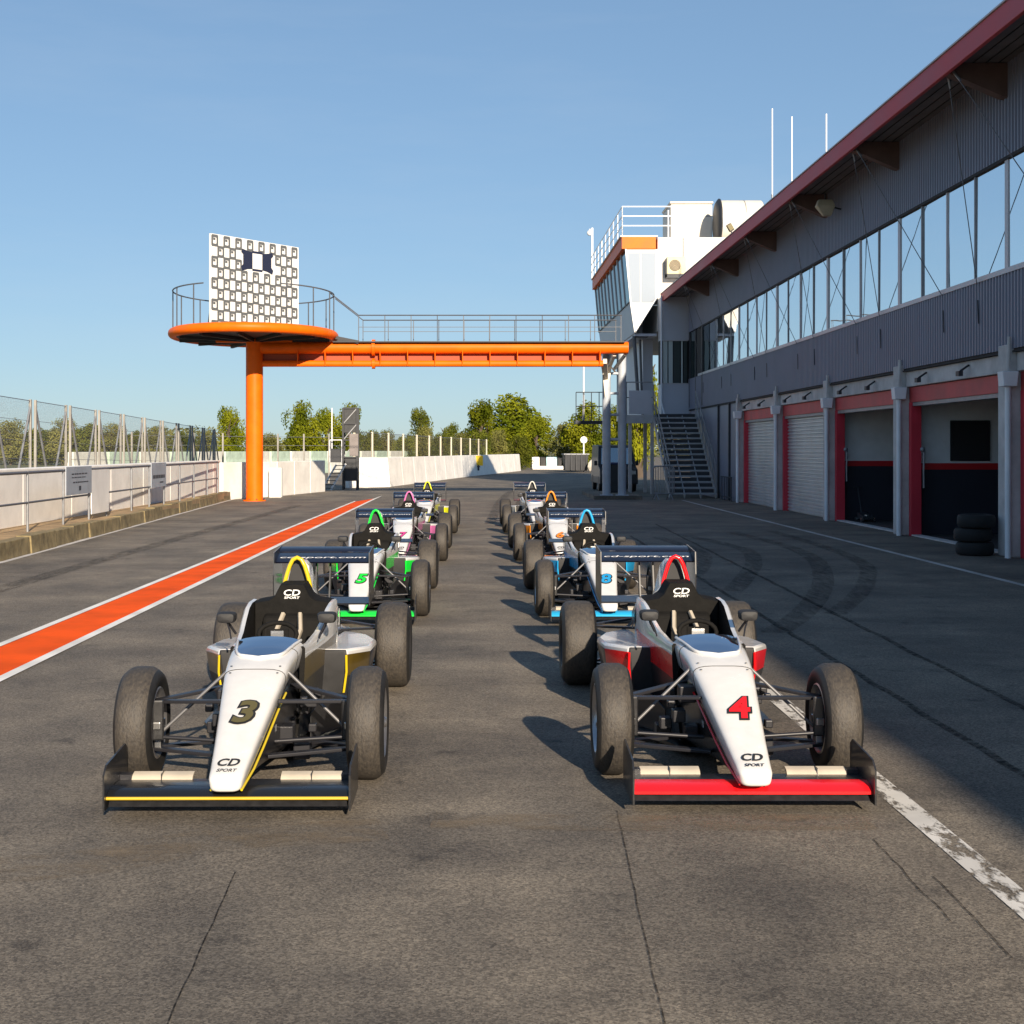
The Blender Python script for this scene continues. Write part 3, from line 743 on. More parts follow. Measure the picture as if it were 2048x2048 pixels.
# ground floor: pillars, lintels, doors
for i, y in enumerate(YP):
    m = MB(); m.box(7.95, 8.32, y-.26, y+.24, 0, 3.2); pb(m, 'pillar', concrete, bevel=.02)
    m = MB(); m.tube([(7.90,y-.30,.0),(7.90,y-.30,2.55)], .045, 10); pb(m, 'downpipe', pipe_white, smooth=60)
    m = MB(); m.prism([(7.80,2.56),(7.78,2.78),(8.02,2.78),(8.00,2.56)], y-.41, y-.19, 'y'); pb(m, 'rain_hopper', pipe_white, bevel=.008)
    m = MB(); m.tube([(7.90,y-.30,2.78),(7.92,y-.30,3.3)], .03, 8); pb(m, 'overflow_pipe', concrete, smooth=60)
for i, (a, b) in enumerate(zip(YP, YP[1:])):
    m = MB(); m.box(8.04, 8.34, a+.26, b-.28, 2.79, 3.07); pb(m, 'concrete_lintel', concrete, bevel=.01)
    m = MB(); m.box(8.10, 8.30, a+.30, b-.28, 2.50, 2.78); pb(m, 'door_lintel', red_faded, bevel=.006)
    m = MB(); m.box(8.12, 8.29, a+.30, b-.28, 2.43, 2.498); pb(m, 'shutter_guide', galv)
    for q, nm in ((b-.42,'door_jamb'), (a+.27,'door_jamb')):
        m = MB(); m.box(8.09, 8.285, q, q+.13, 0, 2.499 if nm else 0); pb(m, nm, red_frame, bevel=.005)
    for t in (.32, .72):
        yy = a+(b-a)*t
        m = MB(); m.bar((8.03,yy,3.0),(7.88,yy-.03,2.90),.03,.03); m.box(7.83,7.90,yy-.10,yy+.05,2.82,2.90); pb(m, 'bracket_lamp', dark_steel)
    if i >= 3:
        n = 27; dz = 2.43/n; pts = []
        for k in range(n):
            for t, xx in ((0,.03),(.15,.03),(.3,.0),(.75,.0),(.9,.03)): pts.append((8.20+xx, k*dz+t*dz))
        pts.append((8.23, 2.43)); v = []
        for px, pz in pts: v += [(px,a+.40,pz),(px,b-.42,pz)]
        m = MB(); m.add(v, [(2*k,2*k+1,2*k+3,2*k+2) for k in range(len(pts)-1)])
        o = pb(m, 'roller_shutter', shutter_m); o['label'] = 'closed ribbed metal roller shutter'
    else:
        m = MB(); m.box(8.10, 8.28, a+.40, b-.42, .005, .03); pb(m, 'door_threshold', concrete)
        m = MB(); m.tube([(8.31,b-.48,.9),(8.30,b-.50,1.2),(8.31,b-.5,1.6)], .018, 6); m.sphere((8.28,b-.5,1.62),.05,10); pb(m, 'shutter_chain', galv, smooth=60)
# garages seen through the open doors: partition walls
for i, y in enumerate(YP[:5]):
    m = MB(); m.box(8.34, 16, y-.08, y+.08, 1.36, 3.05); pb(m, 'partition_wall', garage_white)
    m = MB(); m.box(8.34, 16, y-.085, y+.085, 1.24, 1.36); pb(m, 'partition_band', garage_red)
    m = MB(); m.box(8.34, 16, y-.08, y+.08, 0, 1.24); pb(m, 'partition_base', garage_navy)
m = MB(); m.box(16, 16.1, 15, 42.5, 0, 3.05); pb(m, 'garage_rear_wall', garage_white)
m = MB(); m.box(8.3, 16, 15, 42.5, .002, .012); pb(m, 'garage_floor', garage_floor)
m = MB(); m.box(8.93, 9.68, 26.18, 26.215, 1.40, 2.17); o = pb(m, 'wall_screen', inside_dark, bevel=.01)
# plain wall beyond the last garage
m = MB(); m.box(8.02, 8.12, 42.74, 52.35, 0, 3.07); pb(m, 'end_wall', clad)
m = MB(); m.box(7.96, 8.02, 44.0, 44.1, .0, 3.1); m.box(7.96, 8.02, 46.0, 46.1, .0, 3.1); pb(m, 'panel_joint', dark_steel)

# objects on the building -------------------------------------------------
def fan_unit():
    t = empty('air_conditioner', (7.62, 53.5, 8.66), 'cream air conditioner with round fan on white tower wall', 'air conditioner')
    m = MB(); m.box(-.36,.36,-.30,-.02,-.30,.36); b = m.build('casing', pm('aged_cream_casing', (.62,.54,.36), .6, var=.15), t, bevel=.02)
    m = MB(); m.lathe([(-.01,.0),(-.02,.04),(-.012,.21),(.0,.22)], (-.06,-.302,.03), 'y', 28); m.build('fan_grille', pm('fan_grille_tan', (.26,.21,.13), .6), t, smooth=40)
    for k in range(4):
        q = MB(); q.tube([(-.06+.05*(k+1)*math.cos(a),-.326,.03+.05*(k+1)*math.sin(a)) for a in [2*math.pi*j/24 for j in range(24)]], .006, 5, closed=True); q.build('grille_ring', dark_steel, t)
    m = MB(); m.box(-.40,-.36,-.28,-.0,-.42,.30); m.box(-.40,.25,-.28,0,-.44,-.30); m.build('wall_bracket', dark_steel, t)
    return t
fan_unit()
def lamp(loc, name_label, flip=1):
    t = empty('floodlight', loc, name_label, 'floodlight')
    m = MB(); m.tube([(0,0,0),(-.05,-.08,.10)], .018, 6); m.build('bracket', dark_steel, t)
    m = MB(); m.bar((-.02,-.10,.08),(-.13,-.13,.26),.15,.09,up=(0,1,0)); m.build('housing', dark_steel, t, bevel=.02)
    m = MB(); m.bar((-.03,-.155,.10),(-.12,-.182,.24),.12,.01,up=(0,1,0)); m.build('lens', pm('amber_lens',(.16,.13,.05),.3), t)
    return t
lamp((7.06, 38.5, 7.60), 'black floodlight tilted up on the maroon eave')
t = empty('floodlight', (7.62, 30.4, 6.98), 'pale floodlight hanging under the eave on grey cladding', 'floodlight')
cream = pm('cream_lamp_housing', (.45,.40,.28), .6, var=.2)
m = MB(); m.bar((0,0,0),(0,0,.25),.03,.03); m.bar((0,0,.0),(.36,.05,-.08),.03,.03); m.build('bracket', dark_steel, t)
m = MB(); m.loft([[(-.15,-.05,.12),(.15,-.05,.12),(.15,.1,.12),(-.15,.1,.12)],[(-.20,-.10,-.02),(.20,-.10,-.02),(.20,.14,-.02),(-.20,.14,-.02)],[(-.05,-.06,-.24),(.12,-.06,-.24),(.12,.05,-.24),(-.05,.05,-.24)]]); m.build('housing', cream, t, bevel=.015)
# aerials on the roof
for (u, v0, v1, Y, lab) in ((1457,375,205,46.0,'tallest of the three thin white roof aerials'),(1494,335,220,44.0,'middle thin roof aerial with reddish lower half'),(1559,285,215,40.0,'shortest thin aerial nearest the camera on the roof')):
    x = (u-902)*Y/2613; zb = 7.6+ (x-7.05)*.056; ztop = HC+(848-v1)*Y/2613
    t = empty('roof_aerial', (x, Y, zb), lab, 'aerial', 'aerials on the pit building roof')
    m = MB(); m.tube([(0,0,0),(0,0,(ztop-zb)*.45)], .035, 8); m.build('mast', galv, t, smooth=60)
    m = MB(); m.tube([(0,0,(ztop-zb)*.45),(0,0,ztop-zb)], .022, 8); m.build('whip', white_print, t, smooth=60)
    m = MB(); m.tube([(-.07,0,.5),(-.07,0,.85)], .05, 8); m.build('base_coil', dark_steel, t, smooth=60)
# roof plant
cowl = pm('white_roof_plant', (.66,.62,.55), .6, var=.12, vs_=1.5)
def at(u, v, Y): return ((u-902)*Y/2613, Y, HC-(v-848)*Y/2613)
t = empty('roof_plant_unit', (8.2, 56, 9.83), 'boxy white plant unit on the tower roof beside white railing', 'plant unit')
m = MB(); m.box(-.42,1.28,0,2.4,0,1.72); m.build('casing', cowl, t, bevel=.06)
m = MB(); m.box(-.45,1.31,-.03,2.43,1.725,1.82); m.build('lid', cowl, t, bevel=.03)
m = MB(); m.box(-.43,1.29,-.012,-.004,1.2,1.25); m.build('seam', galv, t)
m = MB(); m.box(-.50,-.43,.2,.3,0,1.5); m.build('ladder_post', pipe_white, t)
t = empty('roof_duct', (9.45, 54, 10.15), 'pale cylindrical duct with dark rim on the roof', 'duct')
m = MB(); m.lathe([(0,.86),(.04,.92),(.04,.86),(1.7,.86),(1.75,.80),(1.75,0)], (0,.8,.45), 'x', 40); m.build('barrel', cowl, t, smooth=40)
m = MB(); m.lathe([(-.03,0),(-.03,.80),(.02,.88),(.06,.93),(.10,.93),(.10,.86)], (-.02,.8,.45), 'x', 40); m.build('rim', dark_steel, t, smooth=40)
m = MB(); m.lathe([(1.0,.868),(1.03,.868)], (0,.8,.45), 'x', 40); m.build('band', galv, t)
m = MB(); m.box(.2,1.5,.3,1.3,-1.1,-.3); m.build('support', galv, t)
t = empty('vent_hood', (8.8, 52.9, 8.0), 'grey rounded vent hood just above the maroon eave', 'vent')
m = MB(); m.loft([[(x,y,0),(x,y,.55),(x+.06,y,.85),(x+.25,y,1.0),(x+1.4,y,1.0),(x+1.4,y,0)] for x,y in ((-.15,0),(-.15,.9))]); m.build('hood', pm('grey_vent_hood', (.45,.47,.48), .5, var=.1), t, smooth=50)

# ---------------------------------------------------------------- control tower
TW = empty('control_tower', (6.3, 60, 0), 'white control tower with slanted glazing and orange fascia', 'tower')
def tw(mb, name, mat, **k):
    o = mb.build(name, mat, None, **k); o.parent = TW; o.matrix_parent_inverse = Matrix.Translation((-6.3,-60,0)); return o
tower_white = pm('tower_white_render', (.66,.62,.57), .75, var=.06, vs_=1)
YT, YE = 53.6, 67.4
m = MB(); m.prism([(5.72,9.37),(5.89,7.32),(6.07,6.15),(6.95,7.53),(6.95,9.37)], YT, YT+.12, 'y'); tw(m, 'front_wall', tower_white)
m = MB(); m.box(6.952, 11.5, YT, YE, 6.2, 9.83); tw(m, 'tower_block', tower_white)
m = MB(); m.box(5.56, 6.87, YT-.06, YE, 9.38, 9.84); tw(m, 'fascia', orange_paint)
m = MB(); m.box(5.50, 6.95, YT-.02, YE-.02, 9.845, 9.90); tw(m, 'roof_deck', tower_white)
for (x0, x1, xb0) in ((5.80,6.27,5.93),(6.33,6.86,6.33)):
    m = MB(); m.prism([(x0,9.22),(x1,9.22),(x1,7.32),(xb0,7.32)], YT-.012, YT-.004, 'y'); tw(m, 'front_pane', tower_glass)
m = MB(); m.box(5.93, 6.95, YT-.02, YT-.002, 7.18, 7.21); tw(m, 'front_rail', white_wall)
m = MB(); m.bar((5.71,YT-.015,9.37),(5.90,YT-.015,7.3),.05,.05); m.bar((5.90,YT-.015,7.3),(6.07,YT-.015,6.15),.05,.05); m.bar((6.07,YT-.015,6.15),(6.95,YT-.015,7.53),.05,.05); tw(m, 'corner_trim', white_print)
n = 9; st = (YE-YT)/n
for k in range(n):
    a = YT+.13+k*st*.985; b = a+st*.93
    m = MB(); m.add([(5.70,a,9.37),(5.70,b,9.37),(5.875,b,7.34),(5.875,a,7.34),(5.74,a,9.37),(5.74,b,9.37),(5.915,b,7.34),(5.915,a,7.34)], [(0,1,2,3),(7,6,5,4),(0,3,7,4),(1,5,6,2),(0,4,5,1),(3,2,6,7)]); tw(m, 'side_pane', door_glass)
    m = MB(); m.bar((5.685,b+.03,9.37),(5.865,b+.03,7.33),.05,.07,up=(0,1,0)); tw(m, 'side_mullion', frame_alu)
m = MB(); m.prism([(5.88,7.33),(5.94,7.33),(6.10,6.12),(6.04,6.12)], YT+.125, YE, 'y'); tw(m, 'side_wall', clad_flat)
m = MB(); m.box(5.85, 5.89, YT+.13, YE, 7.30, 7.36); tw(m, 'side_sill', dark_steel)
m = MB(); m.box(6.08, 6.94, YT+.2, YE, 6.02, 6.12); tw(m, 'cabin_floor', clad_flat)
m = MB(); m.box(6.60, 7.0, 55.5, 66, 2.95, 6.2); m.box(6.25,6.6,55.6,56.1,6.1,7.5); tw(m, 'core_wall', clad_flat)
for p, q, r_ in (((6.08,54.0,6.05),(6.28,54.0,3.0),.07),((6.08,60,6.05),(6.2,60,0),.08),((6.05,66,6.05),(6.1,66,0),.08),((6.45,55.2,6.0),(6.55,55.2,3.0),.05)):
    m = MB(); m.tube([p,q], r_, 8); tw(m, 'prop', rail_grey, smooth=60)
m = MB(); m.box(6.12,6.62,53.85,54.3,6.0,6.11); tw(m, 'prop_cap', dark_steel)
# stair head block facing the camera, with window
m = MB(); m.box(6.96, 8.3, 52.62, 53.5, 5.78, 7.42); tw(m, 'block_upper_panel', clad_flat)
m = MB(); m.box(6.96, 8.3, 52.62, 53.5, 2.95, 4.10); tw(m, 'block_lower_panel', clad_flat)
m = MB(); m.box(6.96, 8.3, 52.75, 53.5, 4.1, 5.78); tw(m, 'block_room', inside_dark)
for x0, x1, mt in ((7.04,7.20,'b'),(7.24,7.40,'b'),(7.43,7.68,'d'),(7.72,7.78,'b'),(7.82,7.95,'d')):
    m = MB(); m.box(x0, x1, 52.66, 52.68, 4.14, 5.74); tw(m, 'block_window_strip', pm('window_blind_'+mt+str(x0), (.50,.56,.55) if mt=='b' else (.03,.045,.045), .5))
for z in (4.10, 5.74):
    m = MB(); m.box(7.0, 7.98, 52.60, 52.65, z, z+.04); tw(m, 'block_window_frame', frame_alu)
m = MB(); m.tube([(6.95,52.5,7.45),(6.95,52.5,3.4),(7.05,52.3,2.9),(7.1,52.2,1.0)], .035, 8); tw(m, 'rain_chain', pipe_white, smooth=60)
m = MB(); m.tube([(5.55,YE,9.9),(5.55,YE,12.4)], .06, 8); o = tw(m, 'camera_pole', pipe_white, smooth=60)
m = MB(); m.sphere((5.42,YE,12.15),.13,12); m.box(5.40,5.56,YE-.04,YE+.04,12.28,12.34); tw(m, 'dome_camera', white_print, smooth=40)
# roof railing
def rail_run(fn, pts, z0, hs, step, r, name_p='rail_post', name_r='rail'):
    """posts and rails along a polyline of (x, y) with base heights"""
    P = [Vector(p) for p in pts]
    for h in hs:
        m = MB(); m.tube([p+Vector((0,0,h)) for p in P], r, 6); fn(m, name_r)
    for a, b in zip(P, P[1:]):
        L = (b-a).length; n = max(1, round(L/step))
        for k in range(n+1):
            p = a.lerp(b, k/n); m = MB(); m.tube([p, p+Vector((0,0,hs[0]))], r*.9, 6); fn(m, name_p)
rail_run(lambda m, n: tw(m, n, white_print, smooth=60), [(5.55,YE,9.9),(5.58,YT,9.9),(8.0,YT,9.9)], 0, (1.12,.75,.38), 1.7, .022)

# landing, stairs
SC = empty('steel_staircase', (7.1, 46, 0), 'grey steel staircase climbing beside the dark end wall', 'staircase')
def sc(mb, name, mat, **k):
    o = mb.build(name, mat, None, **k); o.parent = SC; o.matrix_parent_inverse = Matrix.Translation((-7.1,-46,0)); return o
stair_m = pm('stair_steel', (.40,.42,.45), .5, metal=.3, var=.15)
ns = 15; r0, ye0, ye1 = 2.78, 45.7, 50.0
for k in range(ns):
    y = ye0+(ye1-ye0)*k/ns; z = r0*(k+1)/ns
    m = MB(); m.box(6.36, 7.84, y, y+.30, z-.05, z); sc(m, 'tread', stair_m)
    m = MB(); m.box(6.38, 7.82, y+.24, y+.25, z-.06, z+.12); sc(m, 'riser', dark_steel)
for x in (6.33, 6.82, 7.36, 7.86):
    m = MB(); m.bar((x,ye0-.02,.03),(x,ye1,r0-.02),.03,.20); sc(m, 'stringer', stair_m)
m = MB(); m.box(5.35, 7.9, 50.02, 52.5, 2.70, 2.80); sc(m, 'landing_deck', stair_m)
m = MB(); m.box(5.35, 7.9, 49.99, 50.015, 2.56, 2.86); m.box(5.33,5.349,50,52.5,2.56,2.86); sc(m, 'landing_beam', stair_m)
for x in (5.5, 6.3):
    m = MB(); m.box(x-.06,x+.06,50.1,50.22,0,2.70); m.box(x-.06,x+.06,52.2,52.32,0,2.70); sc(m, 'landing_post', concrete)
m = MB(); m.box(5.45,6.25,50.02,50.05,2.90,3.75); sc(m, 'landing_panel', clad_flat)
rail_run(lambda m, n: sc(m, n, galv, smooth=60), [(5.36,52.4,2.8),(5.36,50.05,2.8),(6.33,50.05,2.8)], 0, (1.25,.7), 1.0, .022)
rail_run(lambda m, n: sc(m, n, galv, smooth=60), [(6.33,45.72,.18),(6.33,50.0,2.78)], 0, (.95,.5), .9, .022)
rail_run(lambda m, n: sc(m, n, galv, smooth=60), [(7.86,45.72,.18),(7.86,50.0,2.78)], 0, (.95,.5), .9, .022)

# crowd barrier and low railing by the stair foot
def crowd_barrier(x, y, rz, label):
    t = empty('crowd_barrier', (x, y, 0), label, 'barrier', 'crowd barriers'); t.rotation_euler = (0,0,R(rz))
    fr = [(-.34,0,.2),(-.34,0,1.0),(-.28,0,1.08),(.28,0,1.08),(.34,0,1.0),(.34,0,.2)]
    m = MB(); m.tube(fr, .02, 8, closed=True); m.build('frame', galv, t, smooth=60)
    for k in range(7):
        m = MB(); m.tube([(-.255+k*.085,0,.2),(-.255+k*.085,0,1.07)], .009, 6); m.build('bar', galv, t, smooth=60)
    for s in (-.24, .24):
        m = MB(); m.tube([(s,-.30,.0),(s,-.05,.22),(s,.05,.22),(s,.30,.0)], .015, 6); m.build('foot', galv, t, smooth=60)
    return t
crowd_barrier(5.92, 44.4, 14, 'grey crowd barrier standing at the foot of the steel stairs')
crowd_barrier(6.02, 44.9, -20, 'second crowd barrier leaning behind the first by the stairs')
t = empty('low_railing', (8, 44, 0), 'dark low railing against the end wall beside the first shutter', 'railing')
for k in range(7):
    m = MB(); m.tube([(-.12,-.9+k*.3,0),(-.12,-.9+k*.3,.75)], .014, 6); m.build('bar', dark_steel, t, smooth=60)
for z in (.12,.75):
    m = MB(); m.tube([(-.12,-.95,z),(-.12,.95,z)], .018, 6); m.build('rail', dark_steel, t, smooth=60)
# tyres stacked by the pillar
ty = MB(); ty.lathe([(0,.15),(-.10,.165),(-.105,.20),(-.09,.262),(-.05,.282),(.05,.282),(.09,.262),(.105,.20),(.10,.165),(0,.15)], (0,0,0), 'z', 40)
ty0 = ty.build('stacked_tyre', pm('old_tyre_black', (.010,.010,.011), .75, var=.3), None, smooth=40)
for k, (x, y, z, lab) in enumerate(((7.62,21.25,.105,'bottom black tyre of the stack at the garage pillar'),(7.60,21.27,.315,'middle black tyre of the stack at the garage pillar'),(7.64,21.24,.525,'top black tyre of the stack at the garage pillar'))):
    o = ty0 if k == 0 else share(ty0)
    o.location = (x,y,z); tag(o, lab, 'tyre', 'tyres stacked at the garage')
# trolley jack left on the garage floor
t = empty('trolley_jack', (8.62, 30.9, .012), 'dark trolley jack on the floor of the first open garage', 'jack')
m = MB(); m.loft([[(-.12,-.30,.05),(.12,-.30,.05),(.12,-.30,.13),(-.12,-.30,.13)],[(-.10,.25,.05),(.10,.25,.05),(.10,.25,.20),(-.10,.25,.20)]]); m.build('frame', dark_steel, t, bevel=.01)
m = MB(); m.tube([(0,.22,.18),(0,.55,.75)], .018, 8); m.tube([(-.1,.55,.75),(.1,.55,.75)], .016, 8); m.build('handle', dark_steel, t, smooth=60)
for sx in (-.13, .13):
    for yy in (-.25, .22):
        m = MB(); m.lathe([(-.02,0),(-.02,.05),(.02,.05),(.02,0)], (sx,yy,.05), 'x', 16); m.build('wheel', steel, t, smooth=40)
m = MB(); m.lathe([(0,0),(0,.06),(.03,.06),(.03,0)], (0,-.18,.13), 'z', 16); m.build('saddle', steel, t, smooth=40)
# ---------------------------------------------------------------- orange gantry
GA = empty('gantry', (-7.04, 43.6, 0), 'orange tubular gantry with round railed platform spanning the pit lane', 'gantry')
def ga(mb, name, mat, **k):
    o = mb.build(name, mat, None, **k); o.parent = GA; o.matrix_parent_inverse = Matrix.Translation((7.04,-43.6,0)); return o
GX, GY = -7.04, 43.6
m = MB(); m.tube([(GX,GY,0),(GX,GY,5.08)], .268, 32); ga(m, 'column', orange_paint, smooth=60)
m = MB(); m.tube([(GX,GY,0),(GX,GY,.035)], .36, 32); ga(m, 'column_base', orange_paint, smooth=40)
for k in range(8):
    a = 2*math.pi*(k+.5)/8; m = MB(); m.tube([(GX+.315*math.cos(a),GY+.315*math.sin(a),.03),(GX+.315*math.cos(a),GY+.315*math.sin(a),.075)], .02, 6); ga(m, 'anchor_bolt', dark_steel)
for z_ in (1.55, 3.1):
    m = MB(); m.lathe([(-.006,.268),(0,.2705),(.006,.268)], (GX,GY,z_), 'z', 32); ga(m, 'weld_bead', orange_paint, smooth=60)
m = MB(); m.tube([(GX+.2,GY,4.82),(4.72,GY,4.82)], .190, 24); ga(m, 'upper_tube', orange_paint, smooth=60)
m = MB(); m.tube([(GX+.2,GY,4.32),(3.93,GY,4.32)], .100, 20); ga(m, 'lower_tube', orange_paint, smooth=60)
m = MB(); m.box(GX+.2, 3.90, GY+.12, GY+.15, 4.30, 4.70); ga(m, 'web_plate', pm('web_shade_red', (.34,.055,.008), .6, var=.1))  # upper tube's shade on the web is put into this dark red
x = -5.66
while x < 4.0:
    m = MB(); m.loft([[(x-.012,GY-.24,4.72),(x-.012,GY+.24,4.72),(x-.012,GY+.14,4.24),(x-.012,GY-.14,4.24)],[(x+.012,GY-.24,4.72),(x+.012,GY+.24,4.72),(x+.012,GY+.14,4.24),(x+.012,GY-.14,4.24)]]); ga(m, 'rib_plate', orange_paint); x += .862
m = MB(); m.lathe([(-.05,.19),(-.05,.26),(.05,.26),(.05,.19)], (-3.29,GY,4.82), 'x', 24); m.lathe([(-.05,.10),(-.05,.165),(.05,.165),(.05,.10)], (-3.29,GY,4.32), 'x', 20); ga(m, 'bolted_flange', orange_paint)
m = MB(); m.box(GX-1.2,GX+1.2,GY-.1,GY+.1,4.98,5.04); ga(m, 'platform_bracket', orange_paint)
# platform ring
RX, RY, ZP = 2.48, 3.15, 5.20
ring = [(GX+RX*math.cos(a), GY+RY*math.sin(a), ZP) for a in [2*math.pi*k/72 for k in range(72)]]
m = MB(); m.tube(ring, .15, 14, closed=True); ga(m, 'platform_rim', orange_paint, smooth=60)
m = MB(); m.add([(p[0],p[1],5.10) for p in ring]+[(p[0],p[1],5.14) for p in ring], [tuple(range(71,-1,-1)), tuple(range(72,144))]+[(k,(k+1)%72,72+(k+1)%72,72+k) for k in range(72)]); ga(m, 'platform_deck', dark_steel)
for k in range(6):
    a = math.pi*k/6; c, s = math.cos(a), math.sin(a)
    m = MB(); m.bar((GX-RX*.95*c,GY-RY*.95*s,5.04),(GX+RX*.95*c,GY+RY*.95*s,5.04),.08,.10); ga(m, 'deck_joist', dark_steel)
m = MB(); m.tube([(p[0],p[1],6.52) for p in ring[-12:]+ring[:50]], .022, 6); ga(m, 'platform_rail', rail_grey, smooth=60)
for k in range(16):
    a = 2*math.pi*(k+.5)/16
    if 50/72 < (k+.5)/16 < 60/72: continue
    p = (GX+RX*math.cos(a), GY+RY*math.sin(a))
    m = MB(); m.tube([(p[0],p[1],ZP),(p[0],p[1],6.52)], .02, 6); ga(m, 'platform_post', rail_grey, smooth=60)
# steps down to the walkway and the walkway itself
for yy in (43.35, 45.0):
    m = MB(); m.tube([(GX+2.4,yy,6.52),(GX+3.3,yy,5.82),(4.5,yy,5.82)], .020, 6); ga(m, 'walkway_rail', rail_grey, smooth=60)
    m = MB(); m.tube([(GX+3.3,yy,5.45),(4.5,yy,5.45)], .010, 6); ga(m, 'walkway_wire', rail_grey, smooth=60)
    for k in range(11):
        xx = GX+3.3+k*.838*.98
        m = MB(); m.tube([(xx,yy,5.0),(xx,yy,5.82)], .014, 6); ga(m, 'walkway_post', rail_grey, smooth=60)
    m = MB(); m.bar((GX+2.45,yy,5.15),(GX+3.3,yy,4.98),.03,.10); ga(m, 'step_stringer', dark_steel)
m = MB(); m.box(GX+2.5, 4.6, 43.3, 45.05, 4.97, 5.005); ga(m, 'walkway_deck', dark_steel)
# pale support columns at the building end, on a low plinth
sup = pm('pale_blue_steel', (.42,.46,.52), .5, var=.15, vs_=2)
for x in (4.19, 4.70):
    m = MB(); m.tube([(x,45.2,.12),(x,45.2,4.75)], .135, 20); ga(m, 'support_column', sup, smooth=60)
    m = MB(); m.box(x-.2,x+.2,45.0,45.4,.12,.14); ga(m, 'support_base', sup)
for z in (1.95, 2.75, 3.45, 4.1):
    m = MB(); m.tube([(4.19,45.2,z),(4.70,45.2,z)], .045, 10); ga(m, 'column_tie', sup, smooth=60)
m = MB(); m.bar((4.0,43.65,4.40),(4.19,45.2,3.9),.12,.16); m.bar((4.3,43.7,4.62),(4.19,45.2,4.1),.1,.12); m.bar((4.65,43.7,4.62),(4.45,45.2,4.25),.08,.08); m.prism([(3.98,4.45),(4.36,4.60),(4.30,4.05),(4.12,3.30),(4.06,3.9)], 44.95, 45.0, 'y'); ga(m, 'end_bracket', pm('cream_bracket', (.7,.64,.55), .5))
m = MB(); m.box(3.75, 5.3, 44.7, 50.0, 0, .12); tag(m.build('plinth', asphalt), kind='structure')
# printed board on the platform
B0, B1 = Vector((-8.14,42.2,0)), Vector((-5.86,45.2,0))
BD = empty('advertising_board', (-7.0, 43.7, 5.14), 'white board with rows of small dark icons standing on the gantry platform', 'board')
def bd(mb, name, mat, **k):
    o = mb.build(name, mat, None, **k); o.parent = BD; o.matrix_parent_inverse = Matrix.Translation((7.0,-43.7,-5.14)); return o
ux = (B1-B0).normalized(); bn = Vector((ux.y,-ux.x,0)); bw = (B1-B0).length; zb, ztp = 5.14, 8.21; bh = ztp-zb
board_white = pm('white_board', (.80,.79,.76), .5, var=.03)
icon_m = pm('icon_print', (.11,.115,.12), .6); icon_navy = pm('navy_emblem_print', (.018,.022,.05), .5)
m = MB(); v = []
for d in (.0,.08):
    for p, z in ((B0,zb),(B1,zb),(B1,ztp),(B0,ztp)): q = p - bn*d; v.append((q.x,q.y,z))
m.add(v, [(0,1,2,3),(7,6,5,4),(0,4,5,1),(1,5,6,2),(2,6,7,3),(3,7,4,0)]); bd(m, 'panel', board_white)
for p in (B0+ux*.3, B1-ux*.3):
    q = p - bn*.5; m = MB(); m.bar((q.x,q.y,5.14),((p-bn*.08).x,(p-bn*.08).y,7.4),.05,.05); bd(m, 'stay', rail_grey)
nc, nr = 15.4, 9.4; cw, ch = bw/nc, bh/nr
def bp(u, w, off=.004): q = B0 + ux*u + bn*off; return (q.x, q.y, zb+w)
icons = MB()
for r_ in range(10):
    for c_ in range(16):
        if (r_+c_) % 2: continue
        cu, cz = (c_+.62)*cw, bh-(r_+.62)*ch
        if cu+cw*.45 > bw or cz-ch*.4 < 0: continue
        if 4.6 < c_ < 10.2 and .9 < r_ < 2.3: continue
        a, b, t = cw*.58, ch*.56, .045
        O = [(-a,-b*.8),(-a*.8,-b),(a*.8,-b),(a,-b*.8),(a,b*.8),(a*.8,b),(-a*.8,b),(-a,b*.8)]
        I = [(p[0]*.48, p[1]*.52) for p in O]
        V = [bp(cu+p[0],cz+p[1]) for p in O]+[bp(cu+p[0],cz+p[1]) for p in I]
        icons.add(V, [(k,(k+1)%8,8+(k+1)%8,8+k) for k in range(8)])
        icons.add([bp(cu-a*.45,cz+b*.05),bp(cu+a*.2,cz+b*.05),bp(cu+a*.2,cz+b*.45),bp(cu-a*.45,cz+b*.45)], [(0,1,2,3)])
bd(icons, 'icon_print', icon_m, fix=False)['kind'] = 'stuff'
m = MB(); cu, cz = bw*.512, bh-2.0*ch
for s in (-1,1):
    pol = [(.20,-.33),(.40,-.36),(.62,-.45),(.66,-.28),(.58,-.18),(.58,.2),(.66,.28),(.62,.42),(.40,.36),(.20,.33)]
    m.add([bp(cu+s*p[0]*1.05,cz+p[1]*.80,.006) for p in pol], [tuple(range(10)) if s>0 else tuple(range(9,-1,-1))])
m.add([bp(cu-.22,cz+.24,.007),bp(cu+.22,cz+.24,.007),bp(cu+.22,cz+.31,.007),bp(cu-.22,cz+.31,.007)], [(0,1,2,3)])
m.add([bp(cu-.22,cz-.32,.007),bp(cu+.22,cz-.32,.007),bp(cu+.22,cz-.25,.007),bp(cu-.22,cz-.25,.007)], [(0,1,2,3)])
bd(m, 'emblem_print', icon_navy, fix=False)
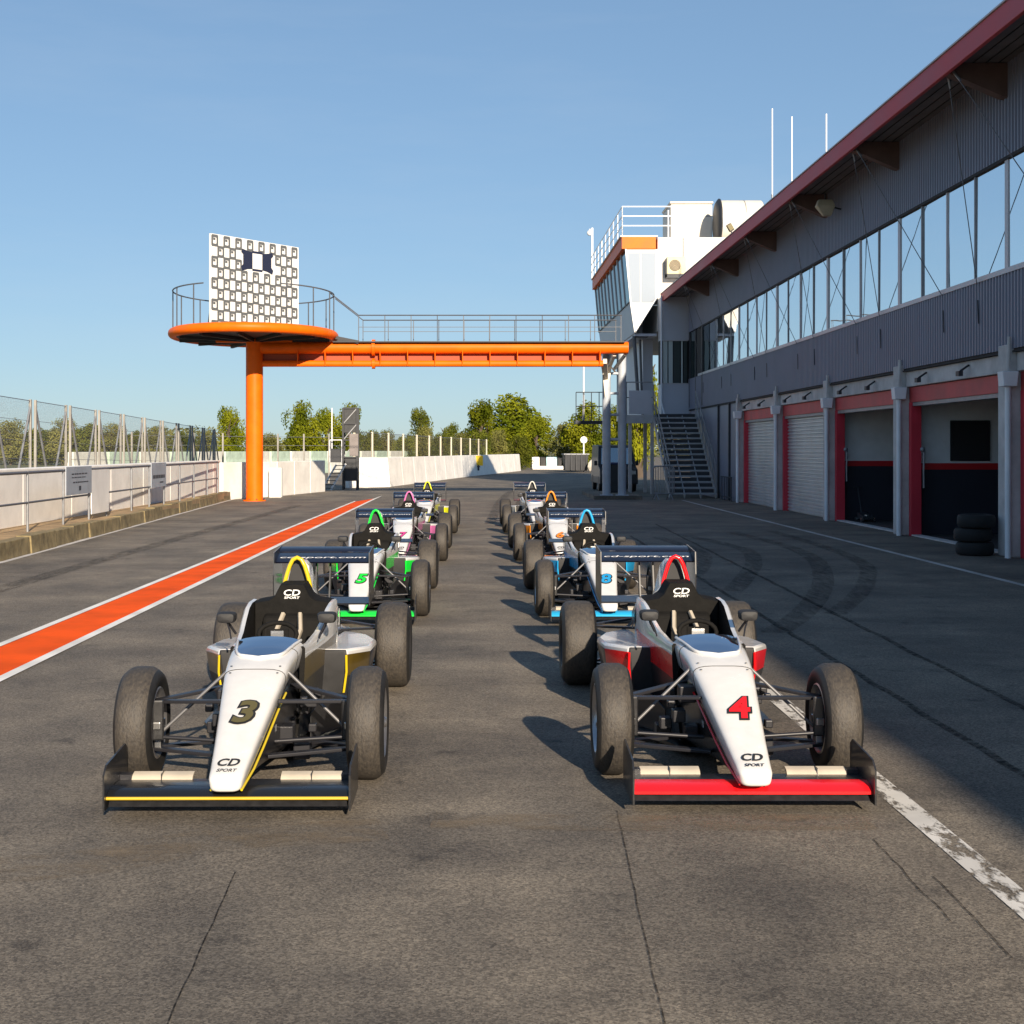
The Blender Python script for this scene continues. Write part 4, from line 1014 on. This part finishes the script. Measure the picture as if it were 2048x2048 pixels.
# ---------------------------------------------------------------- left side: stone edging, white wall, railing
stone = pm('tan_stone', (.30,.235,.12), .95, var=.45, vs_=3.5, bump=.7, bs=7, dist=.02, col2=(.13,.10,.05), detail=12)
dirt = pm('dry_earth', (.36,.245,.13), .95, var=.3, vs_=2, bump=.6, bs=8)
m = MB(); m.loft([[(-6.88,18,0),(-6.88,18,.25),(-8.2,18,.27),(-8.2,18,0)],[(-6.92,20,0),(-6.92,20,.25),(-8.2,20,.27),(-8.2,20,0)],[(-8.0,44.9,0),(-8.0,44.9,.25),(-8.25,44.9,.27),(-8.25,44.9,0)]])
m.loft([[(-6.6,0,0),(-6.6,0,.25),(-8.2,0,.27),(-8.2,0,0)],[(-6.88,17.99,0),(-6.88,17.99,.25),(-8.2,17.99,.27),(-8.2,17.99,0)]])
tag(m.build('earth_verge', dirt), kind='structure')
SW = empty('stone_edging', (-7.2, 30, 0), 'low tan stone edging wall along the left side of the pit lane', 'wall')
rs = random.Random(11)
y = 8.0
while y < 44.8:
    L = rs.uniform(.9,1.5); y2 = min(y+L-.006, 44.9)
    def ex(yy): return -6.90 + (yy-20)*(-1.10/24.9) if yy > 20 else -6.90+(20-yy)*.012
    b = MB(); d = rs.uniform(-.02,.02); h = .27+rs.uniform(-.015,.015)
    b.loft([[(ex(y)+.02+d,y,0),(ex(y)-.0+d,y,h),(ex(y)-.22,y,h),(ex(y)-.22,y,0)],[(ex(y2)+.02+d,y2,0),(ex(y2)+d,y2,h),(ex(y2)-.22,y2,h),(ex(y2)-.22,y2,0)]])
    o = b.build('stone_block', stone, None, bevel=.012); o.parent = SW; o.matrix_parent_inverse = Matrix.Translation((7.2,-30,0))
    y += L
m = MB(); m.add([(-6.45,0,.004),(-6.30,0,.004),(-6.78,20,.004),(-7.9,45,.004),(-8.05,45,.004),(-6.90,20,.004)], [(0,1,2,5),(5,2,3,4)]); tag(m.build('gutter_strip', concrete), kind='structure')
# white concrete wall behind the railing
WW = empty('white_wall', (-8.2, 30, 0), 'long white concrete wall behind the grey railing on the left', 'wall')
def ww(mb, name, mat, par=None, **k):
    o = mb.build(name, mat, None, **k); o.parent = WW; o.matrix_parent_inverse = Matrix.Translation((8.2,-30,0)); return o
y = 4.0
while y < 43.4:
    y2 = min(y+2.95, 43.5); m = MB(); m.box(-8.42, -8.12, y, y2-.01, 0, 1.22); ww(m, 'wall_panel', white_wall, bevel=.015); y += 2.96
m = MB(); m.box(-8.45, -8.09, 4, 43.5, 1.222, 1.28); ww(m, 'wall_coping', white_wall, bevel=.015)
# railing
RL = empty('railing', (-7.6, 30, .26), 'grey two-bar railing in front of the white wall on the left', 'railing')
def rl(mb, name, mat, **k):
    o = mb.build(name, mat, None, **k); o.parent = RL; o.matrix_parent_inverse = Matrix.Translation((7.6,-30,-.26)); return o
posts = [(-7.42,18.7),(-7.43,20.8),(-7.45,22.9),(-7.52,25.1),(-7.56,26.9),(-7.6,28.3),(-7.66,30.6),(-7.72,32.5),(-7.76,34.2),(-7.82,36.3),(-7.88,38.4),(-7.94,40.6),(-7.98,42.4)]
for x, y in posts:
    m = MB(); m.tube([(x,y,.2),(x,y,1.26)], .022, 8); rl(m, 'post', galv, smooth=60)
m = MB(); m.tube([(x,y,1.235) for x,y in posts], .024, 8); rl(m, 'top_rail', rail_grey, smooth=60)
m = MB(); m.tube([(x,y,.74) for x,y in posts], .018, 8); rl(m, 'mid_rail', rail_grey, smooth=60)
sign_grey = pm('grey_sign_panel', (.36,.40,.46), .5, var=.12, vs_=3); sign_dark = pm('sign_dark_print', (.03,.035,.05), .6)
def rail_sign(a, b, z0, z1, label, rows, mat):
    A, B = Vector((*a,0)), Vector((*b,0)); d = (B-A).normalized(); n = Vector((d.y,-d.x,0)); c = (A+B)/2
    t = empty('sign_board', (c.x,c.y,z0), label, 'sign', None)
    def q(u, z, off): p = A + d*u + n*off - Vector((c.x,c.y,0)); return (p.x,p.y,z-z0)
    L = (B-A).length; m = MB(); v = [q(u,z,o) for o in (.04,.055) for u,z in ((0,z0),(L,z0),(L,z1),(0,z1))]
    m.add(v, [(0,3,2,1),(4,5,6,7),(0,1,5,4),(1,2,6,5),(2,3,7,6),(3,0,4,7)]); m.build('panel', mat, t)
    rr = random.Random(L)
    for (u0,u1,w0,w1) in rows:
        x = u0
        pm_ = MB()
        while x < u1:
            wd = rr.uniform(.05,.12)
            pm_.add([q(x*L,z0+w0*(z1-z0),.059),q(min(x+wd*.8,u1)*L,z0+w0*(z1-z0),.059),q(min(x+wd*.8,u1)*L,z0+w1*(z1-z0),.059),q(x*L,z0+w1*(z1-z0),.059)], [(0,1,2,3)]); x += wd
        pm_.build('print', sign_dark, t)
    return t
rail_sign(posts[3], posts[4], .78, 1.30, 'larger pale grey sign board with faint print on the railing', ((.2,.8,.72,.76),(.2,.75,.6,.63),(.25,.85,.42,.46),(.48,.58,.14,.30)), sign_grey)
rail_sign(posts[7], posts[8], .72, 1.30, 'smaller blue grey sign board with one dark line of lettering on the railing', ((.1,.9,.36,.50),(.55,.8,.16,.22)), sign_grey)
rail_sign(posts[4], posts[5], .36, 1.22, 'plain white panel fixed to the railing next to the larger sign', (), white_wall)

m_net = bpy.data.materials.new('fence_netting'); m_net.use_nodes = True
nb = m_net.node_tree.nodes['Principled BSDF']; nb.inputs['Base Color'].default_value = (.10,.09,.07,1); nb.inputs['Roughness'].default_value = .9
_tc = m_net.node_tree.nodes.new('ShaderNodeTexCoord'); _w = m_net.node_tree.nodes.new('ShaderNodeTexNoise'); _w.inputs['Scale'].default_value = 30
_r = m_net.node_tree.nodes.new('ShaderNodeMapRange'); _r.inputs[1].default_value = .35; _r.inputs[2].default_value = .65; _r.inputs[3].default_value = .12; _r.inputs[4].default_value = .5
m_net.node_tree.links.new(_tc.outputs['Object'], _w.inputs['Vector']); m_net.node_tree.links.new(_w.outputs[0], _r.inputs[0]); m_net.node_tree.links.new(_r.outputs[0], nb.inputs['Alpha'])
def net_copy(name, col, a0, a1):
    m = m_net.copy(); m.name = name; b = m.node_tree.nodes['Principled BSDF']; b.inputs['Base Color'].default_value = (*col, 1)
    r = [n for n in m.node_tree.nodes if n.type == 'MAP_RANGE'][0]; r.inputs[3].default_value = a0; r.inputs[4].default_value = a1
    return m
wire_net = net_copy('wire_netting', (.30,.30,.29), .08, .34)
# ---------------------------------------------------------------- catch fence behind the wall
CF = empty('catch_fence', (-10, 40, 0), 'tall catch fence with braced concrete posts behind the white wall', 'fence')
post_m = pm('weathered_post', (.30,.285,.26), .8, var=.2)
def cf(mb, name, mat, **k):
    o = mb.build(name, mat, None, **k); o.parent = CF; o.matrix_parent_inverse = Matrix.Translation((10,-40,0)); return o
fy = [28.4 + 2.85*k for k in range(11)]
for k, y in enumerate(fy):
    x = -10.0-.012*(y-28)-.0006*(y-28)**2; zt = 2.78-.012*(y-28)
    for dy in (-.18, .18):
        m = MB(); m.bar((x,y+dy,0),(x,y+dy,zt),.055,.055); cf(m, 'post', post_m)
        s = 1 if dy > 0 else -1
        m = MB(); m.bar((x,y+dy,zt-.15),(x,y+dy+s*.95,.9),.04,.04); cf(m, 'brace', galv)
    if k:
        yp = fy[k-1]; xp = -10.0-.012*(yp-28)-.0006*(yp-28)**2; zp = 2.78-.012*(yp-28)
        m = MB(); m.add([(xp,yp+.18,.9),(x,y-.18,.9),(x,y-.18,zt-.04),(xp,yp+.18,zp-.04)], [(0,1,2,3)]); cf(m, 'netting', wire_net)
        for z in (0, -.45, -.9, -1.3):
            m = MB(); m.tube([(xp,yp+.18,zp+z-.03),(x,y-.18,zt+z-.03)], .009 if z == 0 else .005, 5); cf(m, 'wire', galv)
# row of white and green barrier blocks beyond the fence
ORD = ('first','second','third','fourth','fifth','sixth','seventh','eighth','ninth','tenth','eleventh','twelfth','thirteenth','fourteenth','fifteenth','sixteenth')
gm = pm('pale_green_barrier', (.50,.62,.50), .7, var=.25, vs_=2); wm2 = pm('off_white_barrier', (.70,.69,.62), .7, var=.2, vs_=2)
for k in range(16):
    y = 66.5+k*3.08; x = -18.76+k*.868
    t = empty('barrier_block', (x,y,0), '%s barrier block, %s from the left in the row beyond the catch fence' % (('white','pale green')[k%2], ORD[k]), 'barrier', 'green and white barrier blocks')
    m = MB(); m.loft([[(-.35,-1.5,0),(.35,-1.5,0),(.16,-1.5,1.05),(.16,-1.5,1.5),(-.16,-1.5,1.5),(-.16,-1.5,1.05)],[(-.35,1.5,0),(.35,1.5,0),(.16,1.5,1.05),(.16,1.5,1.5),(-.16,1.5,1.5),(-.16,1.5,1.05)]]); b = m.build('block', gm if k%2 else wm2, t, bevel=.03); t.rotation_euler = (0,0,R(-15))
m = MB(); m.box(-.2,.2,-9,9,1.15,1.52); o = m.build('tyre_wall', pm('black_tyre_wall', (.02,.02,.022), .8, var=.4, vs_=4), None, bevel=.08); o.location = (-17.2,40,0); o.rotation_euler=(0,0,R(8)); tag(o, 'dark tyre wall seen low behind the catch fence at far left', 'tyre wall')
# ---------------------------------------------------------------- white walls by the gantry foot and across the track end
def wall_run(label, pts, h, step, name='concrete_wall', th=.3, batter=.0):
    t = empty(name, (pts[0][0],pts[0][1],0), label, 'wall')
    for a, b in zip(pts, pts[1:]):
        A, B = Vector((*a,0)), Vector((*b,0)); d = (B-A); L = d.length; d.normalize(); n = Vector((d.y,-d.x,0)); k = max(1, round(L/step))
        for i in range(k):
            p, q = A+d*(L*i/k+.012), A+d*(L*(i+1)/k-.012)
            m = MB(); o = Vector((pts[0][0],pts[0][1],0))
            V = []
            for e in (p, q): V.append([tuple(e+n*batter-o), tuple(e-n*th-o), tuple(e-n*th-o+Vector((0,0,h))), tuple(e-o+Vector((0,0,h)))])
            m.loft(V); m.build('wall_panel', white_wall, t, bevel=.02)
    return t
wall_run('white block wall behind the orange gantry column', [(-8.15,44.2),(-6.9,47.6),(-5.85,53.0)], 1.20, 2.0)
wall_run('white concrete wall running across the far end of the track', [(-5.5,58.2),(-3.9,59.6),(-.57,83),(3.1,104)], 1.27, 3.0, batter=.12)
o = empty('white_cabinet', (-6.92,46.6,0), 'plain white cabinet beside the foot of the orange column', 'cabinet')
m = MB(); m.box(-.12,.30,0,.3,0,1.0); m.build('body', white_wall, o, bevel=.02)
m = MB(); m.box(-.10,.28,-.012,-.004,.05,.95); m.build('door', white_print, o)
# fence on the far wall
FF = empty('mesh_fence', (-2,72,1.27), 'mesh fence with pale posts on top of the far white wall', 'fence')
ff_pts = []
A, B = Vector((-5.0,58.2,0)), Vector((.75,91,0))
for k in range(12):
    p = A.lerp(B, k/11) - Vector((-2,72,0)) - Vector((.2,0,0)); h = 1.14-.012*k
    m = MB(); m.bar((p.x,p.y,0),(p.x,p.y,h),.09,.09); o = m.build('post', pm('pale_post_%d' % k, (.58,.54,.44), .8), FF)
    if k:
        m = MB(); m.add([(pp.x,pp.y,.02),(p.x,p.y,.02),(p.x,p.y,h-.05),(pp.x,pp.y,hp-.05)], [(0,1,2,3)]); m.build('netting', m_net, FF)
        m = MB(); m.tube([(pp.x,pp.y,hp-.05),(p.x,p.y,h-.05)], .012, 5); m.build('wire', galv, FF)
    pp, hp = p, h
# second, lower fence line left of it
F2 = empty('post_fence', (-12,62,0), 'thin post fence between orange column and dark light tower', 'fence')
for k in range(9):
    p = Vector((-14.5+k*1.05, 58+k*1.2, 0)) - Vector((-12,62,0))
    m = MB(); m.bar((p.x,p.y,0),(p.x,p.y,2.35),.07,.07); m.build('post', post_m, F2)
    if k:
        for z in (2.2,1.8): 
            m = MB(); m.tube([(pp.x,pp.y,z),(p.x,p.y,z)], .01, 5); m.build('wire', galv, F2)
    pp = p
# dark start-light tower with ladder
LT = empty('light_tower', (-5.15, 56.0, 0), 'dark lattice light tower with cabinet standing at the white wall', 'tower')
for sx in (-.28,.28):
    for sy in (-.28,.28):
        m = MB(); m.bar((sx,sy,0),(sx,sy,3.3),.07,.07); m.build('leg', dark_steel, LT)
for z in (1.3, 2.0, 2.65, 3.28):
    for sy in (-.28,.28): 
        m = MB(); m.bar((-.28,sy,z),(.28,sy,z),.05,.05); m.build('cross_bar', dark_steel, LT)
for a, b in ((1.3,2.0),(2.0,2.65),(2.65,3.28)):
    m = MB(); m.bar((-.28,-.29,a),(.28,-.29,b),.035,.035); m.build('diagonal', galv, LT)
m = MB(); m.box(-.22,.30,-.24,.24,.35,1.28); m.build('cabinet', dark_steel, LT, bevel=.02)
m = MB(); m.box(-.02,.33,-.34,-.30,1.35,2.25); m.build('signal_panel', pm('signal_panel_grey', (.20,.175,.17), .6, var=.2), LT)
m = MB(); m.box(-.24,.26,-.25,.25,2.3,3.25); m.build('signal_box', pm('dark_grey_mesh_box', (.045,.048,.052), .7, var=.3, vs_=8), LT)
m = MB(); m.box(-.85,-.30,-.25,.25,1.5,1.10); m.build('step_platform', dark_steel, LT)
m = MB(); m.box(-.80,-.32,-.2,.2,1.10,1.65); m.build('control_box', dark_steel, LT, bevel=.02)
for xx in (-.82,-.34):
    m = MB(); m.tube([(xx,-.25,1.1),(xx,-.25,2.0)], .02, 6); m.build('rail_post', pipe_white, LT)
m = MB(); m.tube([(-.82,-.25,2.0),(-.34,-.25,2.0)], .02, 6); m.build('rail', pipe_white, LT)
m = MB(); m.tube([(-.76,.0,1.6),(-.76,.0,3.3)], .025, 6); m.build('pole', pipe_white, LT)
LD = empty('ladder', (-5.75,55.3,0), 'short striped step ladder leaning on the light tower', 'ladder')
for sx in (-.18,.18):
    m = MB(); m.bar((sx-.30,-.2,0),(sx+.28,.1,1.05),.04,.07); m.build('rail', white_print, LD)
for k in range(7):
    t = (k+.5)/7; m = MB(); m.bar((-.48+.58*t,-.2+.3*t,1.05*t),(-.12+.58*t,-.2+.3*t,1.05*t),.10,.03); m.build('rung', dark_steel, LD)
# yellow warning sign on the far wall
yl = pm('yellow_sign_paint', (.82,.55,.01), .5)
o = empty('yellow_sign', (.02,85.6,.62), 'small yellow square sign on the far white wall', 'sign'); o.rotation_euler = (0,0,R(-80+90-10))
m = MB(); m.box(-.28,.28,-.16,-.13,0,.62); m.build('panel', yl, o)
m = MB(); m.prism([(-.06,-.30),(.06,-.30),(.06,-.1),(.14,-.1),(0,.06),(-.14,-.1),(-.06,-.1)], -.17, -.165, 'y'); m.build('arrow_print', sign_dark, o)
# track-end barriers, bins, disc sign, boulders
far = [(1003,1018,'w'),(1018,1030,'k'),(1030,1051,'b'),(1051,1060,'k')]
blue_b = pm('pale_blue_barrier', (.45,.66,.72), .6)
for k, (u0,u1,c) in enumerate(far):
    Y = 118; x0, x1 = (u0-902)*Y/2613, (u1-902)*Y/2613
    lab = {'w':'white barrier block at the end of the track','k':('dark tyre bundle left of the pale blue barrier','dark tyre bundle right of the pale blue barrier')[k>1],'b':'pale blue barrier at the end of the track'}[c]
    t = empty('track_end_barrier', ((x0+x1)/2,Y,0), lab, 'barrier'); w = (x1-x0)/2-.02
    m = MB(); m.loft([[(-w,-.35,0),(w,-.35,0),(w,-.25,.9),(w*.98,-.1,.98),(-w*.98,-.1,.98),(-w,-.25,.9)],[(-w,.35,0),(w,.35,0),(w,.25,.9),(w*.98,.1,.98),(-w*.98,.1,.98),(-w,.25,.9)]]); m.build('body', {'w':white_wall,'k':black_matte,'b':blue_b}[c], t, bevel=.05)
o = empty('kerb_wall', (5.8,112,0), 'low white kerb wall in front of the pale blue barrier', 'wall')
m = MB(); m.box(-1.4,1.6,-.15,.15,0,.28); m.build('kerb', white_wall, o, bevel=.03)
t = empty('skip_container', (7.0,100,0), 'dark netted skip container near the track end', 'container')
m = MB(); m.loft([[(-.75,-1.5,.1),(.75,-1.5,.1),(.85,-1.6,1.25),(-.85,-1.6,1.25)],[(-.75,1.5,.1),(.75,1.5,.1),(.85,1.6,1.25),(-.85,1.6,1.25)]]); m.build('body', dark_steel, t, bevel=.04)
for k in range(5):
    m = MB(); m.box(-.80+k*.37,-.74+k*.37,-1.66,-1.56,.15,1.28); m.build('rib', dark_steel, t)
m = MB(); m.box(-.9,.9,-1.65,1.65,1.25,1.32); m.build('rim', galv, t)
t = empty('disc_sign', (7.55,99,0), 'white round sign on a thin post near the track end', 'sign')
m = MB(); m.tube([(0,0,0),(0,0,2.1)], .05, 8); m.build('post', pipe_white, t, smooth=60)
m = MB(); m.lathe([(-.03,0),(-.03,.23),(.0,.25),(.03,.23),(.03,0)], (0,-.06,2.30), 'y', 24); m.build('disc', white_print, t, smooth=40)
rk = pm('pale_boulder', (.60,.56,.48), .9, var=.3, vs_=3, bump=.8, bs=5, dist=.05)
for k, (x, y, s) in enumerate(((8.2,98,.55),(8.75,98.4,.62),(8.45,97.2,.38))):
    m = MB(); rb = random.Random(k); secs = []
    for i in range(7):
        tt = math.pi*(i+.02)/6.04; secs.append([(s*math.sin(tt)*math.cos(a)*rb.uniform(.8,1.1), s*math.sin(tt)*math.sin(a)*rb.uniform(.8,1.1), s*.9+s*math.cos(tt)*rb.uniform(.85,1.05)) for a in [2*math.pi*j/10 for j in range(10)]])
    m.loft(secs); o = m.build('boulder', rk, None, smooth=30); o.location = (x,y,-.1); tag(o, ('left pale boulder beside the round sign post','largest pale boulder right of the round sign post','small pale boulder in front of the two larger ones')[k], 'boulder', 'pale boulders')
# parked van behind the support columns
VN = empty('parked_van', (5.35, 52.6, 0), 'dark parked van half hidden behind the pale support columns', 'van')
vp = pm('dark_van_paint', (.02,.022,.028), .5, coat=.1)
prof = [(0,.30),(-.02,.62),(.05,.86),(.85,1.02),(1.35,1.70),(1.6,1.78),(4.2,1.80),(4.35,1.6),(4.35,.30)]
m = MB(); m.loft([[(x*(1 if z < 1.1 else .92),y,z) for y,z in prof] for x in (-.72,-.70,.70,.72)]); m.build('body', vp, VN, bevel=.05, smooth=40)
m = MB(); m.add([(-.60,.86,1.055),(.60,.86,1.055),(.55,1.325,1.68),(-.55,1.325,1.68)], [(0,1,2,3)]); m.build('windscreen', door_glass, VN)
for v_ in VN.children[-1].data.vertices: v_.co.y -= .03
for s in (-1,1):
    m = MB(); m.box(s*.42,s*.64,-.05,.0,.66,.82); m.build('headlight', steel, VN, bevel=.02)
    m = MB(); m.box(s*.74,s*.86,.95,1.05,1.0,1.18); m.build('mirror', vp, VN, bevel=.02)
    for yy in (.75, 3.5):
        m = MB(); m.lathe([(-.08,0),(-.08,.28),(-.05,.31),(.05,.31),(.08,.28),(.08,0)], (s*.64,yy,.31), 'x', 24); m.build('wheel', rubber_side, VN, smooth=40)
m = MB(); m.box(-.38,.38,-.045,-.02,.42,.62); m.build('grille', black_matte, VN)
m = MB(); m.box(-.22,.22,-.055,-.046,.46,.56); m.build('number_plate', white_print, VN)
t = empty('wheelie_bin', (4.72,48.2,.0), 'dark wheelie bin between the two pale support columns', 'bin')
m = MB(); m.loft([[(-.17,-.22,.13),(.17,-.22,.13),(.17,.22,.13),(-.17,.22,.13)],[(-.21,-.27,1.1),(.21,-.27,1.1),(.21,.27,1.1),(-.21,.27,1.1)]]); m.build('body', dark_steel, t, bevel=.02)
m = MB(); m.box(-.23,.23,-.30,.30,1.1,1.17); m.build('lid', pm('navy_bin_lid', (.03,.04,.12), .5), t, bevel=.02)
# small dark balcony left of the columns
t = empty('side_balcony', (4.15,54.5,0), 'small dark steel balcony left of the pale columns', 'balcony')
m = MB(); m.box(-.35,.9,-.5,.5,2.62,2.74); m.build('deck', dark_steel, t)
for k in range(5):
    m = MB(); m.tube([(-.33+k*.3,-.48,2.74),(-.33+k*.3,-.48,3.85)], .018, 6); m.build('rail_post', dark_steel, t)
for z in (3.3,3.85):
    m = MB(); m.tube([(-.33,-.48,z),(.87,-.48,z)], .02, 6); m.build('rail', dark_steel, t)
m = MB(); m.tube([(-.02,-.3,2.74),(-.02,-.3,4.9)], .035, 8); m.build('pole', pipe_white, t)
for sx in (.8,): 
    m = MB(); m.box(sx-.05,sx+.05,-.05,.05,0,2.62); m.build('post', dark_steel, t)

# ---------------------------------------------------------------- trees
def leaf_material(name, c1, c2):
    m = bpy.data.materials.new(name); m.use_nodes = True; nt = m.node_tree; L = nt.links.new
    for n in list(nt.nodes):
        if n.type != 'OUTPUT_MATERIAL': nt.nodes.remove(n)
    out = [n for n in nt.nodes if n.type == 'OUTPUT_MATERIAL'][0]
    d = nt.nodes.new('ShaderNodeBsdfDiffuse'); t = nt.nodes.new('ShaderNodeBsdfTranslucent'); x = nt.nodes.new('ShaderNodeMixShader'); x.inputs[0].default_value = .28
    tc = nt.nodes.new('ShaderNodeTexCoord'); n = nt.nodes.new('ShaderNodeTexNoise'); n.inputs['Scale'].default_value = .9; n.inputs['Detail'].default_value = 5
    oi = nt.nodes.new('ShaderNodeObjectInfo'); hs = nt.nodes.new('ShaderNodeHueSaturation')
    r = nt.nodes.new('ShaderNodeValToRGB'); r.color_ramp.elements[0].position = .35; r.color_ramp.elements[0].color = (*c1,1); r.color_ramp.elements[1].position = .65; r.color_ramp.elements[1].color = (*c2,1)
    mr = nt.nodes.new('ShaderNodeMapRange'); mr.inputs[3].default_value = .75; mr.inputs[4].default_value = 1.2
    L(oi.outputs['Random'], mr.inputs[0]); L(mr.outputs[0], hs.inputs['Value'])
    L(tc.outputs['Object'], n.inputs['Vector']); L(n.outputs[0], r.inputs[0]); L(r.outputs[0], hs.inputs['Color'])
    L(hs.outputs[0], d.inputs[0]); L(hs.outputs[0], t.inputs[0]); L(d.outputs[0], x.inputs[1]); L(t.outputs[0], x.inputs[2]); L(x.outputs[0], out.inputs[0])
    return m
leaf_a = leaf_material('yellow_green_leaves', (.075,.105,.008), (.255,.265,.018))
leaf_b = leaf_material('mid_green_leaves', (.06,.08,.015), (.20,.215,.03))
leaf_c = leaf_material('dull_olive_leaves', (.11,.115,.035), (.26,.25,.075))
bark = pm('bark', (.10,.075,.055), .9, var=.3)
def crown_mesh(seed, nblob, nleaf, size, tall):
    r = random.Random(seed); v = []; f = []
    blobs = []
    for k in range(nblob):
        z = r.uniform(-.75, .95); rad = math.sqrt(max(.05, 1-z*z))*r.uniform(.25,.85) * (1.0 if z < .3 else .85)
        a = r.uniform(0, 2*math.pi); blobs.append((rad*math.cos(a), rad*math.sin(a), z*tall, r.uniform(.20,.40)))
    for k in range(nleaf):
        bx, by, bz, br = r.choice(blobs)
        d = Vector((r.gauss(0,1), r.gauss(0,1), r.gauss(0,1))).normalized()*br*r.uniform(.55,1.08)
        c = Vector((bx,by,bz)) + d
        n = (d.normalized()*.8 + Vector((r.uniform(-1,1), r.uniform(-1,1), r.uniform(-.6,1)))).normalized()
        u = n.cross(Vector((r.uniform(-1,1), r.uniform(-1,1), r.uniform(-1,1)))).normalized(); w = n.cross(u); s = size*r.uniform(.6,1.3)
        o = len(v); v += [c-u*s, c-w*s*.6, c+u*s, c+w*s*.6]; f.append((o,o+1,o+2,o+3))
    me = bpy.data.meshes.new('crown'); me.from_pydata([tuple(p) for p in v], [], f); return me
def trunk_mesh(seed):
    r = random.Random(seed); m = MB()
    m.tube([(0,0,0),(.03,.0,.35),(-.02,.02,.7),(.02,0,1.0)], [.07,.055,.042,.02], 8)
    for k in range(6):
        a = r.uniform(0,6.28); z = r.uniform(.35,.75); L = r.uniform(.2,.42); m.tube([(0,0,z),(L*.5*math.cos(a),L*.5*math.sin(a),z+.14),(L*math.cos(a),L*math.sin(a),z+.3)], [.028,.018,.006], 6)
    me = bpy.data.meshes.new('trunk'); me.from_pydata(m.v, [], m.f); me.materials.append(bark); return me
CR = {}
for nm, mt, sd in (('a',leaf_a,1),('b',leaf_b,2),('c',leaf_c,3)):
    for j, (nb, nl, sz, tl) in enumerate(((40,9500,.042,1.0),(30,8000,.045,1.0))):
        me = crown_mesh(sd*10+j, nb, nl, sz, tl); me.materials.append(mt); CR[nm,j] = me
TR = [trunk_mesh(k) for k in range(2)]
def tree(u, vtop, Y, wpx, kind, var, label, group, vbase=None, rot=0, name='tree'):
    x = (u-902)*Y/2613; H = HC+(848-vtop)*Y/2613 + .06; rx = wpx*Y/2613/2*1.1
    t = empty(name, (x, Y, -.06), label, 'tree', group); t.rotation_euler = (0,0,rot)
    c = bpy.data.objects.new('crown', CR[kind,var]); link(c, t); rz = H*.47; c.location = (0,0,H-rz*1.16); c.scale = (rx/1.05, rx/.9, rz)
    k = bpy.data.objects.new('trunk', TR[var]); link(k, t); k.scale = (H*.55, H*.55, H*.85)
    return t
G1, G2, G3 = 'trees at the track end', 'hedgerow trees behind the catch fence', 'bushes behind the mesh fence'
T = [
 (962,748,135,150,'a',0,'largest yellow green tree at the track end, centre of the picture',G1),(908,760,130,78,'a',1,'rounded tree just left of the largest yellow green tree',G1),
 (1012,790,126,70,'a',1,'lower yellowish tree at the right flank of the largest tree',G1),(793,764,140,50,'b',1,'narrow upright green tree left of the big tree group',G1),
 (573,760,120,88,'a',0,'round yellow green tree just right of the orange column',G1),(660,766,124,66,'a',1,'yellow green tree behind the dark light tower',G1),
 (615,775,128,60,'a',1,'tree between the round tree and the light tower',G1),
 (430,772,128,58,'a',1,'pointed yellow green tree left of the orange column',G1),(1112,762,115,95,'a',0,'yellow green tree behind the pale support columns',G1),(1068,800,120,60,'c',1,'dull olive tree left of the pale support columns',G1),
 (1160,770,118,80,'a',1,'yellow green tree seen between the pale support columns',G1),
 (1205,655,80,80,'a',0,'tall tree seen through the gap under the control tower',G1),
 (848,795,142,48,'b',0,'small green tree between the narrow tree and the big group',G1),
]
for k, (u, vt, w, kd) in enumerate(((20,775,90,'c'),(75,785,80,'b'),(118,772,75,'c'),(165,776,85,'b'),(210,782,70,'c'),(255,790,70,'b'),(300,786,65,'c'),(345,792,70,'b'),(385,796,50,'c'),(-40,770,100,'b'),(505,800,60,'c'))):
    ordn = ('leftmost','second','third','fourth','fifth','sixth','seventh','eighth','ninth')
    lab = '%s tree from the left edge in the hedgerow behind the catch fence' % ordn[k] if k < 9 else ('hedgerow tree cut off by the left edge of the picture' if k == 9 else 'low dull tree just right of the orange column')
    T.append((u,vt+20,150,w,kd,k%2,lab,G2))
for k, u in enumerate((700,730,765,800,835,872,905,940,980)):
    ordn = ('first','second','third','fourth','fifth','sixth','seventh','eighth','ninth')
    T.append((u,808+(k%3)*5,112+(k%2)*5,52,'c' if k%2 else 'b',(k+1)%2,'%s low bush counting right from the light tower behind the mesh fence' % ordn[k],G3))
rt = random.Random(4)
for a in T: tree(*a, rot=rt.uniform(0,6.28))
# far woodland on the horizon
m = MB(); me = crown_mesh(99, 400, 40000, .012, 1.0)
ow = bpy.data.objects.new('far_woodland', me); link(ow); me.materials.append(leaf_c)
vv = []
rw_ = random.Random(8)
for i in range(0, len(me.vertices), 4):
    cx, cy, cz = rw_.uniform(-260, 260), rw_.uniform(290, 330), rw_.uniform(0, 1)
    hh = 4.6+1.0*math.sin(cx*.07)+.9*math.sin(cx*.19+1)+.5*math.sin(cx*.61); base = Vector((cx, cy, cz**.7*hh))
    for j in range(4):
        me.vertices[i+j].co = base + Vector((rw_.uniform(-.5,.5), rw_.uniform(-.5,.5), rw_.uniform(-.4,.4)))
tag(ow, 'distant dull green woodland along the horizon', 'woodland', kind='stuff')
